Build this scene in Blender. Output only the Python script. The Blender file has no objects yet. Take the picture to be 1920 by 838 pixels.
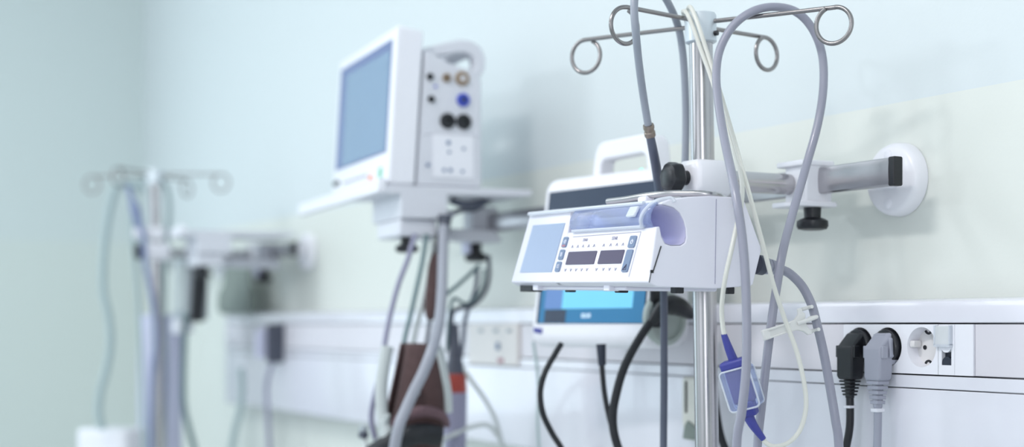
import bpy, bmesh, math, random
from mathutils import Vector, Matrix
random.seed(7)
scn = bpy.context.scene
COL = scn.collection
PI = math.pi

# ------------------------------------------------------------------ camera model
FPX, CX, CY = 2750.0, 960.0, 608.0
ZC, H = 1.35, 1.15
_n = math.hypot(FPX, 1500.0)
F = Vector((-FPX/_n, 1500/_n, 0)); R = Vector((1500/_n, FPX/_n, 0)); U = Vector((0, 0, 1))
CAM = Vector((0, -H, ZC))

def ray(px, py): return F + R*((px-CX)/FPX) + U*((CY-py)/FPX)
def P(px, py, Z): return CAM + ray(px, py)*Z          # point at a measured distance along the view axis
def W(px, py, y):                                      # point on a plane parallel to the bed wall
    r = ray(px, py); return CAM + r*((y+H)/r.y)

class Frame:
    def __init__(s, o, xv=None, roll=0.0, yaw=None):
        if yaw is None:
            ex = -(R*xv + F*FPX)/math.hypot(xv, FPX)
        else:
            ex = Vector((math.cos(yaw), math.sin(yaw), 0))
        ez = U.copy(); ey = ez.cross(ex)
        c, k = math.cos(roll), math.sin(roll)
        s.o = Vector(o); s.x = ex*c - ez*k; s.z = ez*c + ex*k; s.y = ey
    def mat(s):
        m = Matrix((s.x, s.y, s.z)).transposed().to_4x4(); m.translation = s.o; return m
    def w(s, p): return s.o + s.x*p[0] + s.y*p[1] + s.z*p[2]
    def loc(s, p):
        d = Vector(p) - s.o; return Vector((d.dot(s.x), d.dot(s.y), d.dot(s.z)))
    def on(s, px, py, pl, nl):
        p0 = s.w(pl); nn = s.x*nl[0] + s.y*nl[1] + s.z*nl[2]
        r = ray(px, py); t = (p0-CAM).dot(nn)/r.dot(nn); return s.loc(CAM + r*t)

# ------------------------------------------------------------------ materials
def lin(c): 
    c /= 255.0
    return c/12.92 if c <= 0.04045 else ((c+0.055)/1.055)**2.4
def rgb(r, g, b): return (lin(r), lin(g), lin(b), 1)

MATS = {}
def mat(name, c, rough=0.5, metal=0.0, coat=0.0, spec=0.5, var=0.03, scale=60, bump=0.0, emit=None, estr=0.0, alpha=1.0, trans=0.0):
    if name in MATS: return MATS[name]
    m = bpy.data.materials.new(name); m.use_nodes = True
    nt = m.node_tree; b = nt.nodes['Principled BSDF']
    tc = nt.nodes.new('ShaderNodeTexCoord')
    nz = nt.nodes.new('ShaderNodeTexNoise'); nz.inputs['Scale'].default_value = scale; nz.inputs['Detail'].default_value = 3
    nt.links.new(tc.outputs['Object'], nz.inputs['Vector'])
    mx = nt.nodes.new('ShaderNodeMix'); mx.data_type = 'RGBA'
    col = rgb(*c)
    mx.inputs[6].default_value = tuple(min(1, v*(1-var)) for v in col[:3]) + (1,)
    mx.inputs[7].default_value = tuple(min(1, v*(1+var)) for v in col[:3]) + (1,)
    nt.links.new(nz.outputs['Fac'], mx.inputs[0])
    nt.links.new(mx.outputs[2], b.inputs['Base Color'])
    b.inputs['Roughness'].default_value = rough; b.inputs['Metallic'].default_value = metal
    b.inputs['Coat Weight'].default_value = coat; b.inputs['Coat Roughness'].default_value = 0.08
    b.inputs['Specular IOR Level'].default_value = spec
    b.inputs['Alpha'].default_value = alpha
    b.inputs['Transmission Weight'].default_value = trans
    if bump:
        bp = nt.nodes.new('ShaderNodeBump'); bp.inputs['Strength'].default_value = bump; bp.inputs['Distance'].default_value = 0.002
        nt.links.new(nz.outputs['Fac'], bp.inputs['Height']); nt.links.new(bp.outputs['Normal'], b.inputs['Normal'])
    if emit:
        b.inputs['Emission Color'].default_value = rgb(*emit); b.inputs['Emission Strength'].default_value = estr
    MATS[name] = m
    return m

def clear_mat(name, tint, fac, rough=0.08):
    m = bpy.data.materials.new(name); m.use_nodes = True
    nt = m.node_tree; b = nt.nodes['Principled BSDF']; out = nt.nodes['Material Output']
    b.inputs['Base Color'].default_value = rgb(*tint); b.inputs['Roughness'].default_value = rough
    b.inputs['Coat Weight'].default_value = 0.5
    t = nt.nodes.new('ShaderNodeBsdfTransparent'); t.inputs[0].default_value = rgb(*[min(255, v+15) for v in tint])
    lw = nt.nodes.new('ShaderNodeLayerWeight'); lw.inputs[0].default_value = 0.35
    mp = nt.nodes.new('ShaderNodeMapRange'); mp.inputs[3].default_value = fac; mp.inputs[4].default_value = min(1, fac+0.45)
    nt.links.new(lw.outputs['Facing'], mp.inputs[0])
    mx = nt.nodes.new('ShaderNodeMixShader')
    nt.links.new(mp.outputs[0], mx.inputs[0]); nt.links.new(t.outputs[0], mx.inputs[1]); nt.links.new(b.outputs[0], mx.inputs[2])
    nt.links.new(mx.outputs[0], out.inputs['Surface'])
    return m

def wall_mat(name, upper, lower, zsplit):
    m = bpy.data.materials.new(name); m.use_nodes = True
    nt = m.node_tree; b = nt.nodes['Principled BSDF']
    g = nt.nodes.new('ShaderNodeNewGeometry'); sp = nt.nodes.new('ShaderNodeSeparateXYZ')
    nt.links.new(g.outputs['Position'], sp.inputs[0])
    nz = nt.nodes.new('ShaderNodeTexNoise'); nz.inputs['Scale'].default_value = 220; nz.inputs['Detail'].default_value = 4
    nt.links.new(g.outputs['Position'], nz.inputs['Vector'])
    gt = nt.nodes.new('ShaderNodeMath'); gt.operation = 'GREATER_THAN'; gt.inputs[1].default_value = zsplit
    nt.links.new(sp.outputs['Z'], gt.inputs[0])
    mx = nt.nodes.new('ShaderNodeMix'); mx.data_type = 'RGBA'
    mx.inputs[6].default_value = rgb(*lower); mx.inputs[7].default_value = rgb(*upper)
    nt.links.new(gt.outputs[0], mx.inputs[0]); nt.links.new(mx.outputs[2], b.inputs['Base Color'])
    b.inputs['Roughness'].default_value = 0.55
    bp = nt.nodes.new('ShaderNodeBump'); bp.inputs['Strength'].default_value = 0.12; bp.inputs['Distance'].default_value = 0.001
    nt.links.new(nz.outputs['Fac'], bp.inputs['Height']); nt.links.new(bp.outputs['Normal'], b.inputs['Normal'])
    return m

M_WALL = wall_mat('wall_paint', (216, 224, 226), (224, 228, 222), 1.5948)
M_ENDWALL = wall_mat('end_wall_paint', (212, 223, 222), (214, 224, 220), 1.5948)
M_PLAIN = mat('plain_paint', (238, 240, 241), 0.7, var=0.01)
M_FLOOR = mat('vinyl_floor', (205, 212, 214), 0.35, var=0.06, scale=30)
M_TRUNK = mat('trunking_white', (232, 232, 241), 0.25, coat=0.8, var=0.01)
M_STRIP = mat('trunking_strip', (224, 221, 228), 0.3, var=0.01)
M_PLATE = mat('socket_plate_white', (243, 243, 250), 0.3, var=0.01)
M_SOCKET = mat('socket_white', (232, 230, 230), 0.35, var=0.01)
M_BEIGE = mat('outlet_beige', (226, 222, 220), 0.4, var=0.02)
M_GROOVE = mat('groove_dark', (70, 72, 84), 0.6)
M_BLACK = mat('black_plastic', (24, 26, 32), 0.38, var=0.1)
M_BLACKM = mat('black_rubber', (26, 28, 34), 0.55, var=0.1)
M_NAVY = mat('dark_blue_black_plastic', (38, 44, 60), 0.4, var=0.1)
M_WHITE = mat('white_plastic', (240, 240, 246), 0.35, coat=0.15, var=0.01)
M_PUMP = mat('pump_white_plastic', (234, 233, 244), 0.38, coat=0.1, var=0.01)
M_CHAN = mat('channel_lilac', (200, 198, 230), 0.4, var=0.02)
M_DRIVER = mat('driver_blue', (118, 134, 190), 0.4, var=0.03)
M_CREAM = mat('monitor_grey_white', (216, 218, 226), 0.42, var=0.015)
M_FRONT = mat('monitor_front_white', (236, 237, 244), 0.4, var=0.01)
M_STEEL = mat('brushed_steel', (186, 184, 186), 0.24, metal=1.0, var=0.06, scale=25)
M_WIRE = mat('hook_wire_steel', (150, 146, 146), 0.25, metal=1.0, var=0.05)
M_RAIL = mat('rail_steel', (182, 180, 184), 0.28, metal=1.0, var=0.12, scale=18)
M_ALU = mat('hub_aluminium', (214, 222, 228), 0.4, metal=0.35, var=0.02)
M_HOSE = mat('grey_hose', (150, 151, 166), 0.3, coat=0.2, var=0.03)
M_HOSE2 = mat('grey_lead', (150, 156, 168), 0.35, coat=0.1, var=0.03)
M_CORD = mat('white_lead', (224, 224, 216), 0.4, var=0.02)
M_CLIP = mat('clip_white', (228, 228, 226), 0.4, var=0.01)
M_GREYPLUG = mat('grey_plug', (166, 168, 182), 0.4, var=0.02)
M_DARKSLEEVE = mat('dark_sleeve', (74, 78, 92), 0.5, var=0.05)
M_DARKHOSE = mat('slate_hose', (84, 90, 108), 0.4, coat=0.1, var=0.04)
M_FERRULE = mat('ferrule_metal', (150, 138, 128), 0.3, metal=0.9)
M_BLUE = mat('blue_connector', (64, 68, 150), 0.4, var=0.04)
M_PURPLE = mat('violet_connector', (108, 102, 158), 0.4, var=0.04)
M_GREYSCR = mat('grey_lcd', (156, 172, 200), 0.3, var=0.02, scale=200)
M_DARKSCR = mat('dark_display', (78, 68, 96), 0.3, var=0.03)
M_BTN = mat('slate_button', (116, 134, 164), 0.45, var=0.03)
M_BTNMARK = mat('button_mark', (226, 230, 244), 0.5)
M_PRINT = mat('grey_print', (150, 148, 172), 0.6)
M_RED = mat('red_plastic', (158, 62, 52), 0.45)
M_REDMARK = mat('red_mark', (176, 116, 130), 0.5)
M_MSCREEN = mat('monitor_glass', (128, 156, 186), 0.12, var=0.02, spec=0.6)
M_MFRAME = mat('monitor_screen_frame', (92, 110, 160), 0.3)
M_ORANGE = mat('orange_button', (240, 150, 110), 0.5)
M_GREEN = mat('green_button', (90, 190, 150), 0.5)
M_BRASS = mat('brass_port', (150, 128, 104), 0.4, metal=0.3)
M_PORTBLUE = mat('blue_port', (58, 78, 190), 0.4)
M_TEAL = mat('screen_teal', (30, 90, 130), 0.25, emit=(58, 140, 190), estr=0.55)
M_CYAN = mat('screen_cyan', (90, 160, 190), 0.25, emit=(125, 210, 238), estr=0.8)
M_LILACSCR = mat('screen_lilac', (80, 110, 160), 0.25, emit=(120, 160, 215), estr=0.5)
M_TXT = mat('screen_text', (220, 235, 245), 0.3, emit=(220, 240, 250), estr=0.7)
M_SCRDARK = mat('screen_dark', (56, 66, 86), 0.16, spec=0.6)
M_LEDREFL = mat('green_led_reflection', (130, 240, 210), 0.4, emit=(130, 250, 215), estr=0.9)
M_GREYGREEN = mat('grey_green_rim', (176, 186, 182), 0.4)
M_CUFF = mat('cuff_fabric', (88, 68, 68), 0.85, var=0.25, scale=120, bump=0.3)
M_CUFFPINK = mat('cuff_lining', (112, 88, 94), 0.85, var=0.15, scale=120, bump=0.2)
M_GREENGREY = mat('green_grey_hose', (168, 186, 188), 0.4, var=0.03)
M_TEALHOSE = mat('teal_grey_lead', (104, 128, 132), 0.4, var=0.04)
M_LILACHOSE = mat('lilac_grey_hose', (142, 142, 166), 0.4, var=0.04)
M_INFLATE = mat('inflation_hose_grey', (160, 163, 174), 0.4, var=0.03)
M_PALEHOSE = mat('pale_hose', (196, 202, 202), 0.4, var=0.03)
M_BLUEHOSE = mat('blue_grey_lead', (128, 140, 174), 0.4, var=0.04)
M_GREYBOX = mat('grey_box', (170, 178, 184), 0.5, var=0.03)
M_LILAC = mat('lilac_casing', (200, 202, 224), 0.5, var=0.02)
M_DULLGREY = mat('dull_grey_green', (128, 138, 132), 0.6, var=0.06)
M_CLEAR = clear_mat('clear_plastic', (212, 220, 240), 0.16)
M_CLEARRIM = clear_mat('clear_plastic_edge', (236, 240, 250), 0.55)
M_CLEARFLAP = clear_mat('clear_flap', (244, 247, 250), 0.55)

# ------------------------------------------------------------------ mesh builder
class MB:
    def __init__(s): s.bm = bmesh.new()
    def face(s, vs):
        try: s.bm.faces.new(vs)
        except ValueError: pass
    def box(s, c, d, rot=None):
        m = Matrix.Translation(Vector(c))
        if rot is not None: m = m @ rot.to_4x4()
        m = m @ Matrix.Diagonal((d[0], d[1], d[2], 1))
        bmesh.ops.create_cube(s.bm, size=1, matrix=m); return s
    def bb(s, x0, x1, y0, y1, z0, z1):
        return s.box(((x0+x1)/2, (y0+y1)/2, (z0+z1)/2), (abs(x1-x0), abs(y1-y0), abs(z1-z0)))
    def loft(s, loops, caps=True):
        L = [[s.bm.verts.new(Vector(p)) for p in lp] for lp in loops]
        n = len(L[0])
        for a, b in zip(L, L[1:]):
            for i in range(n): s.face((a[i], a[(i+1) % n], b[(i+1) % n], b[i]))
        if caps: s.face(L[0][::-1]); s.face(L[-1])
        return s
    def prism(s, pts, axis, a, b):
        def mk(p, v):
            return {'x': (v, p[0], p[1]), 'y': (p[0], v, p[1]), 'z': (p[0], p[1], v)}[axis]
        return s.loft([[mk(p, a) for p in pts], [mk(p, b) for p in pts]])
    def cyl(s, p0, p1, r0, r1=None, n=28, caps=True):
        return s.lathe(p0, p1, [(0, r0), (1, r0 if r1 is None else r1)], n, caps, rel=True)
    def lathe(s, p0, p1, prof, n=28, caps=True, rel=False, sx=1.0):
        p0, p1 = Vector(p0), Vector(p1); d = p1-p0; L = d.length; d.normalize()
        a = d.orthogonal().normalized(); b = d.cross(a)
        loops = []
        for (t, r) in prof:
            q = p0 + d*(t*L if rel else t)
            loops.append([q + (a*math.cos(2*PI*i/n)*sx + b*math.sin(2*PI*i/n))*max(r, 1e-5) for i in range(n)])
        return s.loft(loops, caps)
    def tube(s, pts, r, n=12, smooth=6, closed=False, rad=None):
        pts = [Vector(p) for p in pts]
        if smooth: 
            if rad: rad = catmull_s(rad, smooth)
            pts = catmull(pts, smooth, closed)
        loops = []; prev = None; N = len(pts)
        for i, p in enumerate(pts):
            if closed: t = pts[(i+1) % N]-pts[i-1]
            else: t = pts[min(i+1, N-1)]-pts[max(i-1, 0)]
            t.normalize()
            if prev is None: u = t.orthogonal().normalized()
            else:
                u = prev - t*prev.dot(t); u.normalize()
            prev = u; v = t.cross(u); rr = rad[i] if rad else r
            loops.append([p + (u*math.cos(2*PI*k/n)+v*math.sin(2*PI*k/n))*rr for k in range(n)])
        if closed: loops.append(loops[0]); return s.loft(loops, False)
        return s.loft(loops, True)
    def build(s, name, m, parent=None, bevel=0.0, seg=2, flat=False, angle=35, M=None, org=None):
        bm = s.bm
        bmesh.ops.recalc_face_normals(bm, faces=bm.faces)
        if M is not None: bmesh.ops.transform(bm, matrix=M, verts=bm.verts)
        off = None
        if org is not None:
            off = Vector(org); bmesh.ops.translate(bm, verts=bm.verts, vec=-off)
        me = bpy.data.meshes.new(name); bm.to_mesh(me); bm.free()
        me.materials.append(m)
        if not flat:
            me.shade_smooth(); me.set_sharp_from_angle(angle=math.radians(angle))
        o = bpy.data.objects.new(name, me); COL.objects.link(o)
        if off is not None: o.location = off
        if parent is not None: o.parent = parent
        if bevel:
            bv = o.modifiers.new('bevel', 'BEVEL'); bv.width = bevel; bv.segments = seg; bv.limit_method = 'ANGLE'; bv.angle_limit = math.radians(40)
            bv.harden_normals = False
        return o

def catmull(p, k, closed=False):
    out = []; n = len(p)
    for i in range(n if closed else n-1):
        if closed: a, b, c, d = p[i-1], p[i], p[(i+1) % n], p[(i+2) % n]
        else: a, b, c, d = p[max(i-1, 0)], p[i], p[i+1], p[min(i+2, n-1)]
        for j in range(k):
            t = j/k
            out.append(0.5*((2*b)+(c-a)*t+(2*a-5*b+4*c-d)*t*t+(3*b-a-3*c+d)*t**3))
    if not closed: out.append(p[-1].copy())
    return out
def catmull_s(r, k):
    out = []
    for i in range(len(r)-1):
        for j in range(k): out.append(r[i]+(r[i+1]-r[i])*j/k)
    out.append(r[-1]); return out

def tag(o, label, cat, group=None):
    o['label'] = label; o['category'] = cat
    if group: o['group'] = group
    return o
def thing(name, label, cat, m=None, group=None):
    o = bpy.data.objects.new(name, None); o.empty_display_size = 0.05; COL.objects.link(o)
    if m is not None: o.matrix_world = m if isinstance(m, Matrix) else Matrix.Translation(Vector(m))
    return tag(o, label, cat, group)
def struct(o): o['kind'] = 'structure'; return o
def kids(o): return [c for c in bpy.data.objects if c.parent == o]
def dup(o, m, label, parent=None):
    c = o.copy(); COL.objects.link(c)
    c.matrix_world = m
    if label: c['label'] = label
    for k in kids(o):
        d = k.copy(); COL.objects.link(d); d.parent = c
        for g in kids(k):
            e = g.copy(); COL.objects.link(e); e.parent = d
    return c
def rounded(x0, x1, y0, y1, r, n=5):
    pts = []
    for cx, cy, a in ((x1-r, y1-r, 0), (x0+r, y1-r, 90), (x0+r, y0+r, 180), (x1-r, y0+r, 270)):
        for i in range(n+1):
            t = math.radians(a+90*i/n); pts.append((cx+r*math.cos(t), cy+r*math.sin(t)))
    return pts
def text_mesh(name, s, size, m, parent, M):
    cu = bpy.data.curves.new(name, 'FONT'); cu.body = s; cu.size = size; cu.extrude = 0.00015; cu.align_x = 'CENTER'; cu.align_y = 'CENTER'
    tmp = bpy.data.objects.new(name+'_tmp', cu)
    me = bpy.data.meshes.new_from_object(tmp); bpy.data.objects.remove(tmp); bpy.data.curves.remove(cu)
    me.transform(M); me.materials.clear(); me.materials.append(m); me.name = name
    o = bpy.data.objects.new(name, me); COL.objects.link(o); o.parent = parent; return o

def cable(name, pts, r, m, label, cat='cable', group=None, n=12, smooth=8):
    w = [P(*p) for p in pts]
    b = MB(); b.tube(w, r, n, smooth)
    return tag(b.build(name, m, org=w[0]), label, cat, group)

# ------------------------------------------------------------------ the room
XL, XR, YF, ZT = -4.4387, 1.6, -4.2, 2.8
struct(MB().bb(XL-.1, XR+.1, 0, .1, 0, ZT).build('wall_back', M_WALL, flat=True))
struct(MB().bb(XL-.1, XL, YF, 0, 0, ZT).build('wall_left', M_ENDWALL, flat=True))
struct(MB().bb(XR, XR+.1, YF, 0, 0, ZT).build('wall_right', M_PLAIN, flat=True))
struct(MB().bb(XL-.1, XR+.1, YF-.1, .1, -.1, 0).build('floor', M_FLOOR, flat=True))
struct(MB().bb(XL-.1, XR+.1, YF-.1, .1, ZT, ZT+.1).build('ceiling', M_PLAIN, flat=True))
wf = MB()
wins = [(-3.9, -2.3), (-1.4, 0.6)]
wf.bb(XL-.1, XR+.1, YF-.1, YF, 0, .95).bb(XL-.1, XR+.1, YF-.1, YF, 2.5, ZT)
xs = [XL-.1] + [v for w_ in wins for v in w_] + [XR+.1]
for i in range(0, len(xs), 2): wf.bb(xs[i], xs[i+1], YF-.1, YF, .95, 2.5)
struct(wf.build('wall_front', M_PLAIN, flat=True))
bb_ = MB().bb(XL, XR, -.015, 0, 0, .1); struct(bb_.build('baseboard_back', M_STRIP, bevel=.003))

# ------------------------------------------------------------------ bedhead trunking
TY = -.05
def trunk_x(px): return W(px, 650, TY).x
TX0, TX1 = W(425, 600, TY).x, XR-.3
tr = thing('bedhead_trunking', 'long white bedhead trunking along the wall with power sockets set in its grey strip', 'wall trunking', (-2, 0, 1.27))
to = Vector((-2, 0, 1.27)); TM = Matrix.Translation(-to)
top = [(0, 1.3765), (-.040, 1.3765), (-.047, 1.374), (TY, 1.368), (TY, 1.3515), (0, 1.3515)]
MB().prism(top, 'x', TX0, TX1).build('top_rail', M_TRUNK, tr, M=TM, bevel=.001)
MB().bb(TX0, TX1, -.030, 0, 1.296, 1.3520).build('groove_backing', M_GROOVE, tr, M=TM)
PX0, PX1 = trunk_x(1583), trunk_x(1826)
ST0, ST1 = 1.2985, 1.3500
MB().bb(TX0, W(882, 650, TY).x, TY+.001, -.02, ST0, ST1).bb(W(975, 650, TY).x, PX0-.0006, TY+.001, -.02, ST0, ST1).bb(PX1+.0006, TX1, TY+.001, -.02, ST0, ST1).build('socket_strip', M_STRIP, tr, M=TM, bevel=.0006)
MB().bb(TX0, TX1, TY, -.02, 1.2838, 1.2970).build('middle_band', M_TRUNK, tr, M=TM, bevel=.0008)
low = [(0, 1.1571), (-.042, 1.1571), (-.048, 1.160), (TY, 1.166), (TY, 1.2828), (0, 1.2828)]
MB().prism(low, 'x', TX0, TX1).build('lower_panel', M_TRUNK, tr, M=TM, bevel=.001)
MB().prism([(0, 1.1565), (-.043, 1.1565), (-.051, 1.160), (-.051, 1.372), (-.043, 1.3775), (0, 1.3775)], 'x', TX0-.006, TX0).build('end_cap', M_TRUNK, tr, M=TM, bevel=.002)

# the outlet modules on the right
SOC = [(W(1605, 640, TY).x+.007, 1.326), (W(1662, 640, TY).x+.003, 1.326), (W(1729, 650, TY).x, 1.3263)]
SR = .0208
def plate_with_holes():
    b = MB()
    # tile the plate around three round holes
    edges = [PX0] + [(SOC[0][0]+SOC[1][0])/2, (SOC[1][0]+SOC[2][0])/2, SOC[2][0]+.0235]
    for i, (cx, cz) in enumerate(SOC):
        x0, x1 = edges[i], edges[i+1]; n = 48
        def rect(t):
            c, s_ = math.cos(t), math.sin(t); k = 1e9
            if c > 1e-9: k = min(k, (x1-cx)/c)
            if c < -1e-9: k = min(k, (x0-cx)/c)
            if s_ > 1e-9: k = min(k, (ST1-cz)/s_)
            if s_ < -1e-9: k = min(k, (ST0-cz)/s_)
            return (cx+c*k, cz+s_*k)
        angs = sorted([2*PI*j/n for j in range(n)] + [math.atan2(zz-cz, xx-cx) % (2*PI) for xx in (x0, x1) for zz in (ST0, ST1)])
        o_ = [b.bm.verts.new((rect(t)[0], TY-.001, rect(t)[1])) for t in angs]
        i_ = [b.bm.verts.new((cx+SR*math.cos(t), TY-.001, cz+SR*math.sin(t))) for t in angs]
        k_ = [b.bm.verts.new((cx+SR*.97*math.cos(t), TY+.014, cz+SR*.97*math.sin(t))) for t in angs]
        for j in range(len(angs)):
            q = (j+1) % len(angs)
            b.face((o_[j], o_[q], i_[q], i_[j])); b.face((i_[j], i_[q], k_[q], k_[j]))
    # right part: data module with a slot, then a blank
    x0, x1 = edges[-1]+.0004, edges[-1]+.0225
    b.bb(x0, x1, TY-.001, TY+.012, ST0, 1.3085).bb(x0, SX0, TY-.001, TY+.012, 1.3085, ST1).bb(SX1, x1, TY-.001, TY+.012, 1.3085, ST1).bb(SX0, SX1, TY-.001, TY+.012, 1.331, ST1)
    b.bb(x1+.0004, PX1, TY-.001, TY+.012, ST0, ST1)
    return b
dx_ = W(1776, 665, TY).x
SX0, SX1 = dx_-.0066, dx_+.0066
plate_with_holes().build('outlet_plate', M_PLATE, tr, M=TM)
for (cx, cz) in SOC:
    c = MB(); c.lathe((cx, TY+.0135, cz), (cx, 0, cz), [(0, SR*.99), (.004, SR*.99)], 40)
    s_ = c.build('power_socket', M_SOCKET, tr, M=TM)
    k = MB()
    k.bb(cx-SR*.97, cx-SR*.66, TY+.0015, TY+.0132, cz-.0005, cz+.0068)
    k.build('key_lug', M_SOCKET, s_, M=TM, bevel=.0015)
    h = MB(); h.cyl((cx+.0095, TY+.0128, cz-.0005), (cx+.0095, TY+.0136, cz-.0005), .0028)
    h.cyl((cx-.0095, TY+.0128, cz-.0005), (cx-.0095, TY+.0136, cz-.0005), .0024).build('pin_hole', M_BLACK, s_, M=TM)
    for sg in (1, -1):
        e = MB(); pts = [(cx+.001+.0046*math.cos(t), TY+.008, cz+sg*(.0192-.0050*math.sin(t))) for t in [PI*(.15+.7*i/8) for i in range(9)]]
        e.tube(pts, .0013, 8, 0).build('earth_clip', M_BLACK, s_, M=TM)
dm = MB().bb(SX0, SX1, TY+.004, TY+.01, 1.3085, 1.331); dmo = dm.build('data_socket', M_NAVY, tr, M=TM)
MB().cyl((dx_, TY+.0035, 1.3105), (dx_, TY-.0005, 1.3105), .0066).build('slot_lip', M_NAVY, dmo, M=TM)
MB().cyl((dx_, TY+.002, 1.3285), (dx_, TY-.0018, 1.3285), .0072).build('slot_rim', M_PLATE, dmo, M=TM)
fl = MB(); fl.bb(dx_-.0125, dx_+.0075, TY-.005, TY-.0015, 1.3290, 1.3485); flo = fl.build('clear_flap', M_CLEARFLAP, tr, M=TM, bevel=.0008)
MB().bb(dx_-.0135, dx_+.0085, TY-.0056, TY-.001, 1.3270, 1.3298).bb(dx_-.0135, dx_-.0118, TY-.0056, TY-.001, 1.3290, 1.3490).bb(dx_+.0070, dx_+.0085, TY-.0056, TY-.001, 1.3290, 1.3490).build('flap_frame', M_CLEARRIM, flo, M=TM)
# beige outlet block in the middle of the trunking
bx0, bx1 = W(882, 650, TY).x+.0006, W(975, 650, TY).x-.0006
ob = MB().bb(bx0, bx1, TY-.004, -.02, 1.285, 1.3515).build('outlet_block', M_BEIGE, tr, M=TM, bevel=.002)
for px in (902, 930, 955):
    c = W(px, 620, TY-.004); MB().bb(c.x-.007, c.x+.007, TY-.0055, TY-.003, c.z-.003, c.z+.003).build('label_mark', M_GREYBOX, ob, M=TM, bevel=.0005)
c = W(934, 649, TY-.004); MB().bb(c.x-.0055, c.x+.0055, TY-.006, TY-.003, c.z-.006, c.z+.006).build('switch', M_BTN, ob, M=TM, bevel=.001)
c = W(939, 676, TY-.004); MB().bb(c.x-.008, c.x+.008, TY-.0055, TY-.003, c.z-.0035, c.z+.0035).build('indicator', M_REDMARK, ob, M=TM, bevel=.001)

# ------------------------------------------------------------------ power plugs
def power_cord(m, mcord, cx, cz, pts, label, group=None, slit=None, gray=False):
    t = thing('power_cord', label, 'power plug', (cx, TY, cz), group=group)
    b = MB()
    prof = [(.010, .0150), (-.009, .0150), (-.0235, -.001), (-.0235, -.036), (-.006, -.036), (-.005, -.019), (.010, -.016)]
    b.loft([[(x, y, z*(1-.12*e)) for (y, z) in prof] for x, e in ((-.0125, 1), (-.0095, 0), (.0095, 0), (.0125, 1))])
    body = b.build('plug_body', m, t, bevel=.0022, seg=3)
    MB().lathe((0, .012, 0), (0, -.02, 0), [(0, .0185), (.006, .0185), (.018, .0185), (.0195, .0172)], 40).build('plug_base', M_BLACK if gray else m, t)
    if gray:
        MB().prism([(-.011, .0135), (.006, .0145), (.0145, .009), (.0155, -.010), (.008, -.0155), (-.011, -.0165)], 'y', -.0115, -.006).build('plug_flange', m, t, bevel=.001)
    for sg in (1, -1):
        MB().bb(sg*.0120, sg*.0150, -.022, -.014, -.012, .001).build('grip', m, body, bevel=.0008)
    r = MB()
    for i in range(5):
        z = -.0378-.0052*i if gray else -.0378-.0036*i; w = .0088-.0007*i
        r.bb(-w, w, -.015-w*.9, -.015+w*.9, z-(.0019 if gray else .0011), z+(.0019 if gray else .0011))
    zb = -.064 if gray else -.056
    r.cyl((0, -.015, -.034), (0, -.015, zb), .0062, .0048, 16)
    r.build('strain_relief', m, t, bevel=.0006)
    if gray:
        MB().bb(-.0052, .0052, -.0205, -.0095, -.0690, -.0650).build('white_collar', M_PLATE, t, bevel=.0008)
    else:
        MB().bb(-.0048, .0048, -.020, -.010, -.0670, -.0640).build('white_collar', M_PLATE, t, bevel=.0008)
    o = Vector((cx, TY, cz))
    w = [Vector((0, -.015, -.05))] + [Vector(p) for p in pts]
    MB().tube(w, .0043, 12, 8).build('cord', mcord, t)
    return t
power_cord(M_BLACK, M_BLACK, SOC[0][0], SOC[0][1], [(0, -.015, -.085), (-.004, -.017, -.112), (-.009, -.02, -.15), (-.008, -.02, -.26), (0, -.02, -.45)],
           'black angled power plug in the left socket of the wall trunking with cord hanging down')
power_cord(M_GREYPLUG, M_GREYPLUG, SOC[1][0], SOC[1][1], [(0, -.015, -.085), (-.001, -.016, -.14), (-.002, -.018, -.26), (0, -.018, -.45)],
           'grey angled power plug with slotted neck beside the open round socket', gray=True)

# ------------------------------------------------------------------ wall rails
RZ, RY = 1.511, -.057
def wall_rail(x0, x1, flx, label):
    t = thing('wall_rail', label, 'equipment rail', (x1, 0, RZ), group='steel equipment rails on the bed wall')
    L = x0-x1
    MB().prism([(RY+.006, -.0135), (RY+.006, .0135), (RY+.0045, .0148), (RY-.0040, .0148), (RY-.0058, .0134)]+[(RY-.0060-.0011*(1-(z/.0134)**2), z) for z in (.010, .006, .002, -.002, -.006, -.010)]+[(RY-.0058, -.0134), (RY-.0040, -.0148), (RY+.0045, -.0148)], 'x', L, -.001).build('rail_bar', M_RAIL, t, flat=False)
    MB().prism(rounded(RY-.0065, RY+.0065, -.0155, .0155, .002, 3), 'x', -.002, .0065).build('end_cap', M_BLACK, t, bevel=.001)
    MB().prism(rounded(RY-.0065, RY+.0065, -.0155, .0155, .002, 3), 'x', L-.006, L).build('end_cap', M_BLACK, t, bevel=.001)
    for fx in flx:
        d = fx-x1
        m = MB(); m.lathe((d, -.0005, -.002), (d, -.1, -.002), [(0, .0405), (.010, .0400), (.0155, .0375), (.0175, .034), (.0178, .02)], 56)
        fo = m.build('wall_mount', M_WHITE, t, angle=50)
        MB().bb(d-.012, d+.012, RY+.005, -.015, -.013, .013).build('standoff', M_WHITE, fo, bevel=.002)
        for sg in (1, -1):
            MB().lathe((d-.002, -.0172, -.002+sg*.0265), (d-.002, -.1, -.002+sg*.0265), [(0, .0062), (.0016, .0058), (.0026, .004), (.0028, .0005)], 20).build('screw_cap', M_PLATE, fo)
    return t
RX1 = W(1668, 322, RY-.006).x
RX0 = W(907, 420, RY-.006).x
FLX = W(1668, 336, -.0178).x
wall_rail(RX0, RX1, [FLX, FLX-.62], 'steel equipment rail with black end cap on round white wall mount')
fRX1 = W(546, 468, RY-.006).x
wall_rail(fRX1-.95, fRX1, [fRX1-.052, fRX1-.67], 'distant blurred equipment rail on the far left of the bed wall')

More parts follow.
